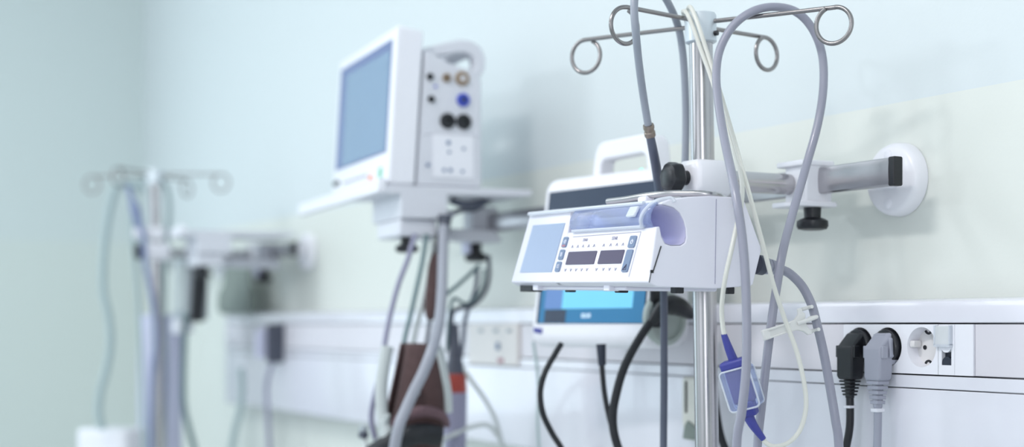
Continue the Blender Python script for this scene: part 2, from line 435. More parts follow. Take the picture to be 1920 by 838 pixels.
# ------------------------------------------------------------------ support arm between rail and pole
def knob_lathe(b, p, d, r, h):
    """round black tightening knob with a narrower neck, along d from p"""
    d = Vector(d).normalized(); p = Vector(p)
    b.lathe(p, p+d, [(0, .56*r), (h*.45, .52*r), (h*.52, .8*r), (h*.6, .98*r), (h*.82, r), (h*.95, .9*r), (h, .6*r), (h*1.01, .01*r)], 32)
    return b
def star_knob(b, p, d, r, h):
    d = Vector(d).normalized(); p = Vector(p); a = d.orthogonal().normalized(); c = d.cross(a); n = 48
    prof = [(0, .5, 0), (h*.40, .46, 0), (h*.46, .85, .5), (h*.55, 1.0, 1), (h*.82, 1.0, 1), (h*.95, .88, .8), (h, .66, 0), (h*1.015, .62, 0), (h*1.015, .02, 0)]
    loops = []
    for t, k, w in prof:
        loops.append([p+d*t+(a*math.cos(2*PI*i/n)+c*math.sin(2*PI*i/n))*r*k*(1+.055*w*math.cos(12*PI*i/n)) for i in range(n)])
    return b.loft(loops)
def support_arm(x, L, label):
    """x: place on the rail; L: distance from wall of the pole axis"""
    t = thing('support_arm', label, 'pole clamp arm', (x, 0, RZ-.003), group='pole clamp arms on the rails')
    MB().cyl((0, RY-.020, 0), (0, -L+.02, 0), .0118, n=40).build('arm_tube', M_STEEL, t)
    rc = MB()
    rc.bb(-.007, .030, RY-.024, RY+.014, -.0235, .0245)
    rc.build('rail_clamp', M_WHITE, t, bevel=.0025, seg=3)
    MB().bb(-.016, .034, RY-.036, RY+.018, -.0265, -.0205).build('clamp_jaw', M_WHITE, t, bevel=.0018, seg=3)
    MB().bb(-.015, .0315, RY-.030, RY+.016, .0190, .0255).build('clamp_jaw', M_WHITE, t, bevel=.0018, seg=3)
    k = MB(); knob_lathe(k, (.017, RY-.004, -.026), (0, 0, -1), .0178, .026); k.build('rail_knob', M_BLACK, t)
    pc = MB(); pc.prism(rounded(-.0235, .0235, -.024, .026, .007, 4), 'x', -.021, .021)
    pc = MB()
    lo = []
    for y, sx, sz in ((-.022, .6, .84), (-.0185, .92, .97), (-.012, 1, 1), (.016, 1, 1), (.024, .93, .98), (.030, .62, .86)):
        lo.append([(.0215*sx*(1 if abs(q[0]) > .9 else abs(q[0]))*(1 if q[0] > 0 else -1), -L+y, q[1]*.0195*sz+.001) for q in [(-1, -.55), (-1, .55), (-.75, 1), (.75, 1), (1, .55), (1, -.55), (.75, -1), (-.75, -1)]])
    pc.loft(lo).build('pole_clamp', M_WHITE, t, bevel=.003, seg=3)
    k = MB(); star_knob(k, (0, -L-.018, .001), (0, -1, -.03), .0165, .030); k.build('star_knob', M_BLACK, t)
    return t
POLE = W(1318, 335, -.2)          # pole axis at clamp height
AX = POLE.x
support_arm(AX, .2, 'white pole clamp arm with black knobs on the rail in front, holding the steel pole')

# ------------------------------------------------------------------ infusion pole
lean = Matrix.Rotation(math.radians(-.85), 4, F)
def infusion_pole(label):
    t = thing('iv_pole', label, 'drip pole', Matrix.Translation(POLE) @ lean, group='hooked drip poles')
    MB().cyl((0, 0, -.52), (0, 0, .16), .0129, n=48).build('pole_shaft', M_STEEL, t)
    MB().lathe((0, 0, -.54), (0, 0, -.5), [(0, .013), (.004, .0155), (.028, .0155), (.03, .0132)], 32).build('end_cap', M_BLACKM, t)
    h = P(1313, 40, POLE_Z); 
    b = MB(); b.lathe((0, 0, .1475), (0, 0, .4), [(0, .0148), (.0015, .0172), (.030, .0172), (.0325, .0158), (.0332, .009)], 48)
    hub = b.build('hook_hub', M_ALU, t)
    q = (R*.8 - F*.6).normalized()
    MB().cyl(q*.0165+Vector((0, 0, .1565)), q*.021+Vector((0, 0, .1565)), .0028, n=16).build('set_screw', M_BLACK, hub)
    hz = .326
    inv = (Matrix.Translation(POLE) @ lean).inverted()
    for (cx, fz, L, r, z0, slope) in ((.80, -.60, .157, .0188, .329, -.005), (-.83, -.56, .104, .0190, .331, .004), (-.80, .60, .153, .0187, .326, .004), (.80, .60, .100, .0187, .325, -.001)):
        d = (R*cx+F*fz).normalized()
        base = Vector((0, 0, z0-.159))
        pts = [base+d*.012, base+d*(L*.5)+U*slope*.5, base+d*(L-.006)+U*slope]
        c = base+d*L+U*(slope-r)
        pts = [pts[0], pts[1], pts[2]]
        side = d.cross(U)
        for i in range(0, 31):
            a = math.radians(90-11.2*i)
            pts.append(c+d*r*math.cos(a)+U*r*math.sin(a)+side*(.0052*i/30))
        b = MB(); b.tube(pts, .0024, 12, 3); b.build('hook', M_WIRE, t)
    return t
POLE_Z = (POLE-CAM).dot(F)
pole = infusion_pole('tall steel drip pole with four looped hooks beside the white wall mount')

# ------------------------------------------------------------------ syringe pump
Z0 = POLE_Z-.17
po = P(1255, CY, Z0); po.z = ZC
PF = Frame(po, -1360, roll=.025)
pump = thing('syringe_pump', 'white syringe pump with grey screen, two dark displays and clear syringe cover', 'syringe pump', PF.mat())
PK = .30
def pp(x, z, off=0.0):  # point on the sloping front panel
    n = Vector((0, -1, PK)).normalized()
    return Vector((x, -.0324+PK*(z-.0407), z)) + n*off
def plate_on_panel(quad, t0, t1, r=0.0, seg=4):
    """quad of (x,z) corners -> slab on the panel; r rounds the corners"""
    b = MB(); pts = []
    n = len(quad)
    for i in range(n):
        p, a, c = Vector(quad[i]), Vector(quad[i-1]), Vector(quad[(i+1) % n])
        if r:
            u, v = (a-p).normalized()*r, (c-p).normalized()*r
            for k in range(seg+1):
                t = k/seg; pts.append((p+u)*(1-t)**2 + p*2*t*(1-t) + (p+v)*t*t)
        else: pts.append(p)
    b.loft([[pp(q.x, q.y, t0) for q in pts], [pp(q.x, q.y, t1) for q in pts]])
    return b
# main body with the syringe channel
A = [(-.0324, .0407), (-.0163, .0945), (-.0125, .0950)]
ch = [(-.0100, .0850), (-.0060, .0785), (.0010, .0767), (.0120, .0770), (.0170, .0800), (.0184, .0853), (.0176, .0940), (.0150, .1020), (.0100, .1095), (.0030, .1140), (-.0060, .1160), (-.0110, .1165)]
rear = [(-.0100, .1185), (-.0020, .1216), (.0200, .1250), (.0445, .1268), (.0700, .1268), (.0820, .1256), (.0870, .1225), (.1075, .0780), (.1080, .0740), (.0985, .0400), (.0960, .0385), (.0524, .0354), (-.0240, .0366)]
prof = A+ch+rear
def sh(pr, k): # chamfered right end
    return [(y+(k*max(0, 1-(z-.0407)/.054) if (z < .095 and y < -.016) else 0), z) for (y, z) in pr]
b = MB()
b.loft([[(x, y, z) for y, z in sh(prof, k)] for x, k in ((-.180, 0), (-.0247, 0), (0, .0086))])
body = b.build('pump_body', M_PUMP, pump, bevel=.0016, seg=3, angle=40)
# screen pod at the left end, full height
pod = [(-.0324, .0407), (-.0091, .1184), (-.0050, .1205), (.0200, .1250), (.0445, .1268), (.0700, .1268), (.0840, .1250), (.1075, .0780), (.1080, .0740), (.0985, .0400), (.0524, .0354), (-.0240, .0366)]
def podx(z): return -.1695-.0175*min(1, max(0, (z-.0937)/.018))
b = MB()
b.loft([[(-.2885+.0, y+.004, z*.97+.0025) for y, z in pod], [(-.2835, y, z) for y, z in pod], [(podx(z), y, z) for y, z in pod]])
b.build('screen_pod', M_PUMP, pump, bevel=.0018, seg=3, angle=40)
# channel lining (lilac) so that the scoop reads
lin_ = [(y-.0006 if z > .1 else y, z) for y, z in ch]
b = MB()
ins = []
for i, (y, z) in enumerate(ch):
    cy_, cz_ = .004, .096
    ins.append((y+(cy_-y)*.05, z+(cz_-z)*.05))
for xa, xb in ((-.170, -.0008),):
    va = [b.bm.verts.new((xa, y, z)) for y, z in ins]; vb = [b.bm.verts.new((xb, y, z)) for y, z in ins]
    for i in range(len(ins)-1): b.face((va[i], va[i+1], vb[i+1], vb[i]))
lining = b.build('syringe_channel', M_CHAN, pump, angle=60)
sol = lining.modifiers.new('thick', 'SOLIDIFY'); sol.thickness = .0004; sol.offset = 1
# plunger driver in the channel, rounded right end
q = rounded(-.172, -.108, .080, .1125, .012, 6)
b = MB(); b.prism([(-.172, .079), (-.108, .079), (-.111, .094), (-.120, .106), (-.132, .1125), (-.172, .1125)], 'y', -.0105, .014).build('plunger_driver', M_DRIVER, pump, bevel=.002)
# seams
b = MB()
for (y0, z0_, y1, z1_) in ((-.0108, .0760, -.0192, .0520), (-.0215, .0515, -.0238, .0405)):
    d = Vector((0, y1-y0, z1_-z0_)); p0 = Vector((0.0002, y0, z0_)); L = d.length; rot = Vector((0, 0, -1)).rotation_difference(d.normalized()).to_matrix()
    b.box(p0+d/2, (.0008, .0011 if z0_ > .06 else .0006, L), rot)
b.box((.0002, -.0208, .0512), (.0008, .0036, .0030))
b.build('side_seam', M_BLACK, pump)
b = MB(); b.bb(0, .0004, .0524, .0529, .0400, .1240); b.build('rear_seam', M_PRINT, pump)
# raised control field outline and panel print
plate_on_panel([(-.268, .0518), (-.1917, .0518), (-.1917, .1053), (-.268, .1053)], -.0005, .0006).build('lcd_screen', M_GREYSCR, pump, flat=True)
plate_on_panel([(-.1645, .0594), (-.1034, .0594), (-.1034, .0731), (-.1645, .0731)], -.0005, .0007, .0012).build('dark_display', M_DARKSCR, pump)
plate_on_panel([(-.0955, .0594), (-.0479, .0594), (-.0479, .0731), (-.0955, .0731)], -.0005, .0007, .0012).build('dark_display', M_DARKSCR, pump)
def sym_ring(parent, x, z, r, m, w=.0005):
    b = MB(); b.tube([pp(x+r*math.cos(t), z+r*math.sin(t), .0014) for t in [2*PI*(.14+.74*i/14)+PI/2 for i in range(15)]], w, 6, 0)
    b.tube([pp(x, z, .0014), pp(x, z+r*1.2, .0014)], w, 6, 0); b.build('power_symbol', m, parent)
for i, (z0_, z1_) in enumerate(((.0784, .0895), (.0650, .0758), (.0520, .0628))):
    bo = plate_on_panel([(-.1843, z0_), (-.1738, z0_), (-.1738, z1_), (-.1843, z1_)], -.0005, .0012, .002).build('button', M_BTN, pump)
    zc_ = (z0_+z1_)/2; xc = -.1788
    s_ = MB()
    if i == 0:
        sym_ring(bo, xc+.001, zc_+.0005, .0019, M_BTNMARK)
        plate_on_panel([(-.183, z0_+.0006), (-.1752, z0_+.0006), (-.1752, z0_+.0024), (-.183, z0_+.0024)], .0011, .0014).build('red_edge', M_REDMARK, bo)
    elif i == 1:
        for dx in (-.0006, .0016):
            s_.tube([pp(xc+dx, zc_-.0022, .0014), pp(xc+dx, zc_+.0022, .0014)], .0006, 6, 0)
        s_.build('pause_symbol', M_BTNMARK, bo)
    else:
        s_.tube([pp(xc-.001, zc_+.0018, .0014), pp(xc+.0018, zc_+.0018, .0014), pp(xc+.0018, zc_-.0014, .0014), pp(xc-.0012, zc_-.0014, .0014), pp(xc-.0012, zc_+.0018, .0014)], .0005, 6, 0)
        s_.build('stop_symbol', M_BTNMARK, bo)
bo = plate_on_panel([(-.0432, .0749), (-.0305, .0749), (-.0305, .0867), (-.0432, .0867)], -.0005, .0012, .0022).build('button', M_BTN, pump)
sym_ring(bo, -.0366, .0806, .0021, M_BTNMARK, .0006)
bo = plate_on_panel([(-.0426, .0507), (-.0308, .0507), (-.0304, .0729), (-.0426, .0729)], -.0005, .0012, .002).build('button', M_BTN, pump)
s_ = MB(); s_.tube([pp(-.0404, .0528, .0014), pp(-.0340, .0528, .0014), pp(-.0352, .0580, .0014), pp(-.0404, .0528, .0014)], .00035, 6, 0)
s_.tube([pp(-.0370, .0540, .0014), pp(-.0362, .0562, .0014)], .0003, 6, 0); s_.build('alarm_symbol', M_DARKSCR, bo)
b = MB()
def chev(x, z, up):
    s = .0017*up
    b.tube([pp(x-.0017, z-s*.8, .0004), pp(x, z+s*.8, .0004), pp(x+.0017, z-s*.8, .0004)], .00028, 5, 0)
for x in (-.1600, -.1480, -.1365, -.1245, -.1130, -.0930, -.0790, -.0665, -.0545):
    chev(x, .0788, 1); chev(x-.0015, .0537, -1)
b.build('arrow_print', M_PRINT, pump)
pn = Vector((0, -1, PK)).normalized(); pu = Vector((0, PK, 1)).normalized()
def panelM(x, z):
    m = Matrix((Vector((1, 0, 0)), pu, pn)).transposed().to_4x4(); m.translation = pp(x, z, .0003); return m
text_mesh('print_text', 'STAD', .0042, M_PRINT, pump, panelM(-.1355, .0852))
text_mesh('print_text', 'STAR', .0048, M_PRINT, pump, panelM(-.0745, .0853))
b = MB(); b.tube([pp(-.165, .0893, .0002), pp(-.0262, .0905, .0002), pp(-.0262, .046, .0002)], .0003, 5, 0); b.build('panel_line', M_PRINT, pump)
# clear cover over the channel
cov = [(-.0172, .0945), (-.0205, .1000), (-.0205, .1070), (-.0175, .1140), (-.0120, .1190)]
b = MB(); n = len(cov)
va = [[b.bm.verts.new((x, y, z)) for y, z in cov] for x in (-.168, -.100, -.0245, -.006)]
for a_, c_ in zip(va, va[1:]):
    for i in range(n-1): b.face((a_[i], a_[i+1], c_[i+1], c_[i]))
cvr = b.build('clear_cover', M_CLEAR, pump, angle=60)
sol = cvr.modifiers.new('thick', 'SOLIDIFY'); sol.thickness = .0016
b = MB(); b.tube([(x, -.0125, .1190) for x in (-.280, -.18, -.09, -.03)], .0022, 8, 0)
b.tube([(x, -.0180, .0955) for x in (-.166, -.1, -.02)], .0019, 8, 0)
b.build('cover_rim', M_CLEARRIM, cvr)
b = MB(); b.tube([(-.0225, -.0185, .0945), (-.020, -.0215, .101), (-.017, -.021, .108), (-.013, -.0165, .115), (-.008, -.010, .1205), (-.002, .001, .1228)], .0023, 8, 5)
b.tube([(-.008, -.010, .1205), (-.002, .001, .1228), (.0005, .0035, .1190)], .0022, 8, 4)
b.build('cover_hook', M_CLEARRIM, cvr)
b = MB(); b.box((-.036, -.0215, .1105), (.016, .003, .0115), Matrix.Rotation(-.5, 3, 'X')); b.build('cover_tab', M_CLEARRIM, cvr, bevel=.001)
# handle bar on top
ha = PF.on(1140, 378, [0, .02, 0], [0, 1, 0]); hb = PF.on(1215, 371, [0, .03, 0], [0, 1, 0])
b = MB(); b.tube([(ha.x, .020, ha.z), ((ha.x+hb.x)/2, .024, (ha.z+hb.z)/2+.0005), (hb.x, .030, .1315), (hb.x+.03, .042, .1325), (hb.x+.055, .062, .1315), (hb.x+.06, .08, .129), (hb.x+.06, .088, .123)], .0034, 12, 6).build('handle_bar', M_STEEL, pump)
b = MB(); b.bb(hb.x-.012, hb.x+.004, .024, .036, .1235, .131).build('handle_mount', M_PUMP, pump, bevel=.002)
# underside and feet
MB().bb(-.268, -.05, -.020, .09, .0325, .0372).build('base_plate', M_PUMP, pump, bevel=.002)
for (x0, x1, y0, y1) in ((-.276, -.245, -.0255, -.012), (-.212, -.200, -.002, .006), (-.090, -.078, -.010, .000), (-.012, -.002, .008, .018), (-.012, -.002, .070, .078)):
    MB().bb(x0, x1, y0, y1, .0302, .0375).build('foot', M_BLACKM, pump, bevel=.001)
for x in (-.243, -.085):
    MB().bb(x, x+.012, -.026, -.014, .0318, .0400).build('latch', M_PUMP, pump, bevel=.001)
# clamp at the back holding the pole
pl_ = PF.loc(POLE)
MB().bb(pl_.x-.022, pl_.x+.022, .09, pl_.y-.013, .055, .105).build('pole_bracket', M_PUMP, pump, bevel=.003)

# ------------------------------------------------------------------ touchscreen monitor behind the pump
o2 = P(1226, CY, 1.79); o2.z = ZC
DF = Frame(o2, -2040)
dev = thing('touchscreen_monitor', 'white monitor with lit blue touchscreen and carrying handle, behind the syringe pump', 'medical monitor', DF.mat())
DK = .13
def dp(x, z, off=0.0): 
    n = Vector((0, -1, DK)).normalized()
    return Vector((x, .0148+DK*(z-.187), z))+n*off
side = [(-.0108, -.012), (-.0095, -.022), (-.002, -.030), (.045, -.030), (.060, -.020), (.060, .170), (.050, .190), (.030, .196), (.020, .194), (.0150, .186)]
b = MB()
lp = []
for x, k in ((-.2345, .93), (-.228, .985), (-.220, 1), (-.012, 1), (-.005, .985), (.001, .93)):
    lp.append([(x, .025+(y-.025)*k, .083+(z-.083)*k) for y, z in side])
b.loft(lp).build('monitor_housing', M_WHITE, dev, bevel=.004, seg=3, angle=45)
def dslab(x0, x1, z0_, z1_, t0, t1, name, m, parent):
    b = MB(); b.loft([[dp(x, z, t) for x, z in ((x0, z0_), (x1, z0_), (x1, z1_), (x0, z1_))] for t in (t0, t1)])
    return b.build(name, m, parent)
scr = dslab(-.2225, -.008, .0010, .1775, -.001, .0012, 'screen', M_SCRDARK, dev)
dslab(-.2165, -.0085, .0015, .100, .0010, .0016, 'screen_lower_field', M_TEAL, scr)
dslab(-.2060, -.0300, .0200, .095, .0014, .0020, 'screen_window', M_CYAN, scr)
dslab(-.2060, -.1700, .0200, .095, .0018, .0023, 'screen_side_bar', M_LILACSCR, scr)
dslab(-.2050, -.1600, .0020, .019, .0012, .0019, 'screen_side_tab', M_SCRDARK, scr)
dn = Vector((0, -1, DK)).normalized(); du = Vector((0, DK, 1)).normalized()
def devM(x, z, off):
    m = Matrix((Vector((1, 0, 0)), du, dn)).transposed().to_4x4(); m.translation = dp(x, z, off); return m
text_mesh('screen_text', '00:00', .0085, M_TXT, scr, devM(-.118, .0105, .0022))
b = MB(); b.loft([[dp(x, z, t) for x, z in ((-.2275, -.0045), (-.209, -.0060), (-.209, -.0125), (-.2255, -.0110))] for t in (-.004, .0012)]); b.build('blue_badge', M_BLUE, dev)
# carrying handle
b = MB()
hx0, hx1 = -.150, -.030
out = [(hx0-.004, .180), (hx0+.004, .224), (hx0+.010, .2345), (hx0+.020, .238), (hx1-.020, .2405), (hx1-.006, .2375), (hx1+.002, .228), (hx1+.008, .180)]
inn = [(hx0+.012, .180), (hx0+.016, .208), (hx0+.019, .2125), (hx0+.024, .2145), (hx1-.026, .2165), (hx1-.020, .2145), (hx1-.016, .210), (hx1-.012, .180)]
loops = []
for (ox, oz), (ix, iz) in zip(out, inn):
    loops.append([(ox, .028, oz), (ix, .028, iz), (ix, .052, iz), (ox, .052, oz)])
b.loft(loops).build('carrying_handle', M_WHITE, dev, bevel=.003, seg=3)
MB().lathe((-.052, .026, .190), (-.052, .01, .2), [(0, .006), (.003, .006), (.005, .003)], 16).build('led_reflection', M_LEDREFL, dev)  # glowing spot stands for a green LED reflection by the handle
# round port on the right side with dark middle
c_ = DF.on(1249, 597, [0.004, 0, 0], [1, 0, 0])
b = MB(); b.lathe((-.002, c_.y, c_.z), (1, c_.y, c_.z), [(0, .0335), (.006, .0335), (.009, .031), (.009, .0265), (.004, .0255)], 40).build('side_port', M_GREYGREEN, dev)
MB().bb(.000, .008, c_.y-.026, c_.y-.004, -.004, .062).build('port_socket', M_BLACK, dev, bevel=.006, seg=3)
MB().bb(-.15, -.095, .055, (-.0635-DF.o.y)/DF.y.y-.010, .140, .182).build('rail_bracket', M_WHITE, dev, bevel=.003)

# mains lead into the side of the touchscreen monitor
t = thing('mains_lead', 'black mains lead plugged into the side of the touchscreen monitor, curving down', 'power cable', P(1262, 578, 1.785))
o_ = P(1262, 578, 1.785); TMo = Matrix.Translation(-o_)
pts = [P(1232, 590, 1.772), P(1205, 625, 1.770), P(1172, 685, 1.765), P(1154, 745, 1.765), P(1149, 790, 1.765), P(1156, 830, 1.765), P(1172, 870, 1.77), P(1210, 980, 1.8)]
MB().tube(pts, .0052, 12, 8).build('cord', M_BLACKM, t, M=TMo)
b = MB(); b.tube([P(1222, 604, 1.770), P(1240, 580, 1.768), P(1258, 572, 1.770), P(1275, 576, 1.775), P(1296, 590, 1.79)], .009, 14, 5, rad=[.0060, .0095, .0125, .0115, .0065]); b.build('connector', M_BLACK, t, M=TMo)
MB().tube([P(1292, 587, 1.787), P(1312, 600, 1.80), P(1330, 650, 1.81), P(1338, 730, 1.80), P(1344, 780, 1.80), P(1352, 820, 1.80), P(1372, 880, 1.80), P(1400, 1000, 1.8)], .005, 12, 8).build('cord', M_BLACKM, t, M=TMo)

cable('black_lead', [(1052, 645, 1.83), (1040, 665, 1.82), (1022, 698, 1.81), (1013, 735, 1.81), (1018, 775, 1.81), (1035, 812, 1.82), (1055, 845, 1.82), (1090, 920, 1.83)], .0038, M_BLACKM, 'thin black lead curving down from the left underside of the touchscreen monitor', group='black leads under the touchscreen monitor')
t = thing('black_lead', 'black lead with stubby sleeve hanging from the middle underside of the touchscreen monitor', 'cable', P(1128, 650, 1.81), group='black leads under the touchscreen monitor')
TMo = Matrix.Translation(-P(1128, 650, 1.81))
MB().tube([P(1127, 645, 1.81), P(1129, 690, 1.81), P(1134, 740, 1.81), P(1143, 785, 1.805), P(1156, 825, 1.80), P(1175, 870, 1.80), P(1215, 960, 1.8)], .0034, 12, 8).build('cord', M_BLACKM, t, M=TMo)
MB().cyl(P(1127, 645, 1.81), P(1129, 685, 1.81), .0062, .0048, 16).build('sleeve', M_NAVY, t, M=TMo)

# white clip holder on the trunking behind the pole
hc0, hc1 = W(1281, 706, TY-.012), W(1318, 826, TY-.012)
t = thing('cable_holder', 'small off-white holder with a dark slit on the trunking behind the steel pole', 'wall holder', (hc0.x, TY, hc1.z))
w_, h_ = hc1.x-hc0.x, hc0.z-hc1.z
MB().prism([(0, -.002), (-.010, -.002), (-.014, h_*.30), (-.014, h_*.97), (-.011, h_), (0, h_)], 'x', 0, w_).build('holder_body', M_CORD, t, bevel=.002)
MB().bb(w_*.20, w_*.26, -.0155, -.006, h_*.42, h_*.93).build('slit', M_BLACK, t)
MB().prism([(w_*.1, 0), (w_*.9, 0), (w_*.9, h_*.16), (w_*.35, h_*.30), (w_*.2, h_*.22)], 'y', -.0165, -.0095).build('hook_tongue', M_DULLGREY, t, bevel=.001)

# ------------------------------------------------------------------ cables in front
HOSE_G = 'grey leads and hoses hung on the near pole'
t = thing('monitor_lead', 'grey lead through the left hook, with metal ferrule and dark sleeve behind the pump', 'cable', P(1190, 10, 1.52), group=HOSE_G)
TMo = Matrix.Translation(-P(1190, 10, 1.52))
MB().tube([P(1217, 245, 1.575), P(1207, 185, 1.56), P(1198, 120, 1.535), P(1192, 60, 1.515), P(1189, 15, 1.513), P(1193, -18, 1.52), P(1208, -38, 1.54), P(1230, -26, 1.57), P(1252, 4, 1.60), P(1270, 45, 1.628), P(1279, 90, 1.64), P(1284, 150, 1.65), P(1286, 220, 1.66), P(1285, 290, 1.665), P(1283, 340, 1.67), P(1280, 420, 1.68)], .0042, 12, 8).build('lead_tube', M_HOSE2, t, M=TMo)
MB().tube([P(1218, 250, 1.576), P(1226, 290, 1.59), P(1233, 330, 1.62), P(1238, 370, 1.66), P(1241, 430, 1.685), P(1244, 500, 1.69), P(1245, 560, 1.69), P(1245, 640, 1.69), P(1245, 740, 1.69), P(1244, 838, 1.69), P(1243, 1000, 1.69)], .0047, 12, 8, rad=[.0046, .0052, .0056, .0056, .0050, .0044, .0042, .0042, .0042, .0042, .0042]).build('dark_sleeve', M_DARKHOSE, t, M=TMo)
a_, c_ = P(1215.5, 234, 1.572), P(1219.5, 256, 1.579)
MB().lathe(a_, c_, [(0, .0058), (.15, .0062), (.30, .0062), (.34, .0055), (.55, .0055), (.6, .0061), (.9, .0061), (1, .0056)], 20, rel=True).build('ferrule', M_FERRULE, t, M=TMo)

cable('grey_hose', [(1385, 1000, 1.43), (1381, 838, 1.425), (1391, 770, 1.42), (1399, 690, 1.418), (1400, 600, 1.418), (1397, 510, 1.420), (1391, 440, 1.425), (1382, 380, 1.432), (1373, 330, 1.45), (1360, 270, 1.49), (1348, 200, 1.525), (1343, 140, 1.545), (1351, 90, 1.555), (1376, 47, 1.557), (1412, 21, 1.555), (1452, 13, 1.557), (1492, 22, 1.563), (1522, 52, 1.566), (1541, 100, 1.567), (1544, 160, 1.563), (1534, 230, 1.56), (1512, 310, 1.55), (1489, 390, 1.522), (1468, 470, 1.487), (1456, 540, 1.477), (1447, 600, 1.475), (1438, 670, 1.478), (1428, 760, 1.48), (1420, 838, 1.48), (1410, 1000, 1.48)],
      .0045, M_HOSE, 'thick grey hose draped in a tall loop over the right hook arm and pump', 'hose', HOSE_G, 14, 8)
# pump supply cord with ribbed connector
t = thing('pump_cord', 'grey cord with ribbed connector leaving the rear of the syringe pump and bending downwards', 'power cable', P(1432, 497, 1.49))
TMo = Matrix.Translation(-P(1432, 497, 1.49))
MB().tube([P(1462, 504, 1.51), P(1482, 514, 1.512), P(1505, 538, 1.505), P(1522, 572, 1.497), P(1531, 605, 1.492), P(1544, 660, 1.492), P(1557, 730, 1.492), P(1567, 790, 1.49), P(1573, 838, 1.49), P(1580, 1000, 1.49)], .0047, 14, 8).build('cord', M_HOSE, t, M=TMo)
k0, k1 = P(1421, 496, 1.497), P(1466, 504, 1.512); dd = k1-k0
b = MB(); pr = [(0, .0092), (.22, .0092)]
for i in range(4): pr += [(.24+.17*i, .0066), (.32+.17*i, .0066), (.33+.17*i, .0084-.0006*i), (.40+.17*i, .0084-.0006*i)]
b.lathe(k0, k1, pr, 20, rel=True); b.build('connector', M_GREYPLUG, t, M=TMo)
MB().lathe(k0, k1, [(-.05, .0101), (.2, .0101)], 20, rel=True).build('connector_ring', M_DARKSLEEVE, t, M=TMo)

# white sensor lead with blue connector
S0 = P(1390, 720, 1.45)
t = thing('sensor_lead', 'thin white sensor lead looped over the pole head, with blue connector in a clear sleeve', 'sensor cable', S0)
TMo = Matrix.Translation(-S0)
strandA = [(1292, 34, 1.640), (1290, 17, 1.610), (1296, 15, 1.585), (1309, 46, 1.572), (1325, 95, 1.566), (1342, 146, 1.558), (1360, 205, 1.545), (1376, 260, 1.52), (1390, 310, 1.49), (1404, 360, 1.465), (1420, 420, 1.452), (1436, 480, 1.450), (1452, 540, 1.452), (1472, 600, 1.455), (1494, 660, 1.455), (1508, 720, 1.455), (1511, 765, 1.455), (1500, 806, 1.455), (1478, 830, 1.453), (1452, 837, 1.452), (1436, 830, 1.452), (1428, 818, 1.452)]
strandB = [(1296, 60, 1.635), (1284, 32, 1.615), (1281, 21, 1.595), (1289, 27, 1.583), (1302, 58, 1.574), (1316, 98, 1.568), (1331, 138, 1.562), (1348, 190, 1.552), (1364, 238, 1.540), (1380, 290, 1.507), (1391, 340, 1.470), (1390, 385, 1.450), (1382, 420, 1.440), (1371, 470, 1.430), (1360, 520, 1.430), (1354, 565, 1.437), (1354, 600, 1.443), (1359, 632, 1.446)]
MB().tube([P(*p) for p in strandA], .0024, 10, 8).build('strand', M_CORD, t, M=TMo)
MB().tube([P(*p) for p in strandB], .0024, 10, 8).build('strand', M_CORD, t, M=TMo)
MB().tube([P(1357, 626, 1.446), P(1366, 652, 1.448), P(1377, 680, 1.450)], .004, 14, 5, rad=[.0029, .0042, .0050]).build('boot', M_BLUE, t, M=TMo)
MB().tube([P(1403, 780, 1.452), P(1414, 800, 1.452), P(1432, 824, 1.452)], .004, 14, 5, rad=[.0056, .0044, .0029]).build('boot', M_BLUE, t, M=TMo)
# connector body: axis from upper-left to lower-right
ax0, ax1 = P(1374, 674, 1.450), P(1408, 782, 1.452)
zax = (ax1-ax0); CL = zax.length; zax.normalize(); yax = (F - zax*F.dot(zax)).normalized(); xax = yax.cross(zax)
rotc = Matrix.Rotation(math.radians(25), 3, zax); xax = rotc @ xax; yax = rotc @ yax
CM = Matrix((xax, yax, zax)).transposed().to_4x4(); CM.translation = ax0
def conn(name, z0_, z1_, w, d, m, bev, parent=t, mb=None):
    b = mb or MB(); 
    if mb is None: b.bb(-w, w, -d, d, z0_, z1_)
    return b.build(name, m, parent, bevel=bev, seg=3, M=TMo @ CM)
conn('connector_cap', .000, .010, .0135, .0085, M_BLUE, .003)
conn('connector_body', .009, .044, .0112, .0066, M_PURPLE, .0025)
conn('connector_tail', .043, .0585, .0082, .0070, M_BLUE, .002)
sl = conn('clear_sleeve', .008, .050, .0158, .0095, M_CLEAR, .003)
b = MB()
for y in (-.0098, .0098):
    q = rounded(-.0155, .0155, .009, .050, .004, 3)
    b.tube([(x, y, z) for x, z in q], .0009, 6, 0, closed=True)
b.build('sleeve_edge', M_CLEARRIM, sl, M=TMo @ CM)

# white cable clip
ca, cb = P(1437, 627, 1.4665), P(1545, 592, 1.487)
cx_ = (cb-ca); CLn = cx_.length; cx_.normalize(); cy_ = (F-cx_*F.dot(cx_)).normalized(); cz_ = cx_.cross(cy_)
KM = Matrix((cx_, cy_, cz_)).transposed().to_4x4(); KM.translation = ca
t = thing('cable_clip', 'white Y-shaped plastic clip joining two grey cables in front of the trunking', 'cable clip', KM)
arm = [(0, -.0052), (.0265, -.0048), (.034, -.0055), (.040, -.0085), (.044, -.0135), (.0485, -.0135), (.0490, -.0095), (.0465, -.007), (.0455, -.0028), (.0455, .0030), (.047, .0050), (.0475, .0085), (.0455, .0110), (.045, .0150), (.0410, .0150), (.0400, .0095), (.034, .0055), (.0265, .0048), (0, .0052)]
MB().prism(arm, 'y', -.0018, .0018).build('clip_body', M_CLIP, t, bevel=.0008)
MB().bb(.001, .028, -.0034, -.0010, .0030, .0048).bb(.001, .028, -.0034, -.0010, -.0050, -.0034).build('clip_rib', M_CLIP, t, bevel=.0004)
MB().tube([(.036, -.002, .001), (.043, -.0055, .0012), (.050, -.0065, .0014), (.0565, -.005, .0015), (.0575, .002, .0015), (.054, .0065, .0015)], .0021, 10, 6).build('clip_finger', M_CLIP, t)
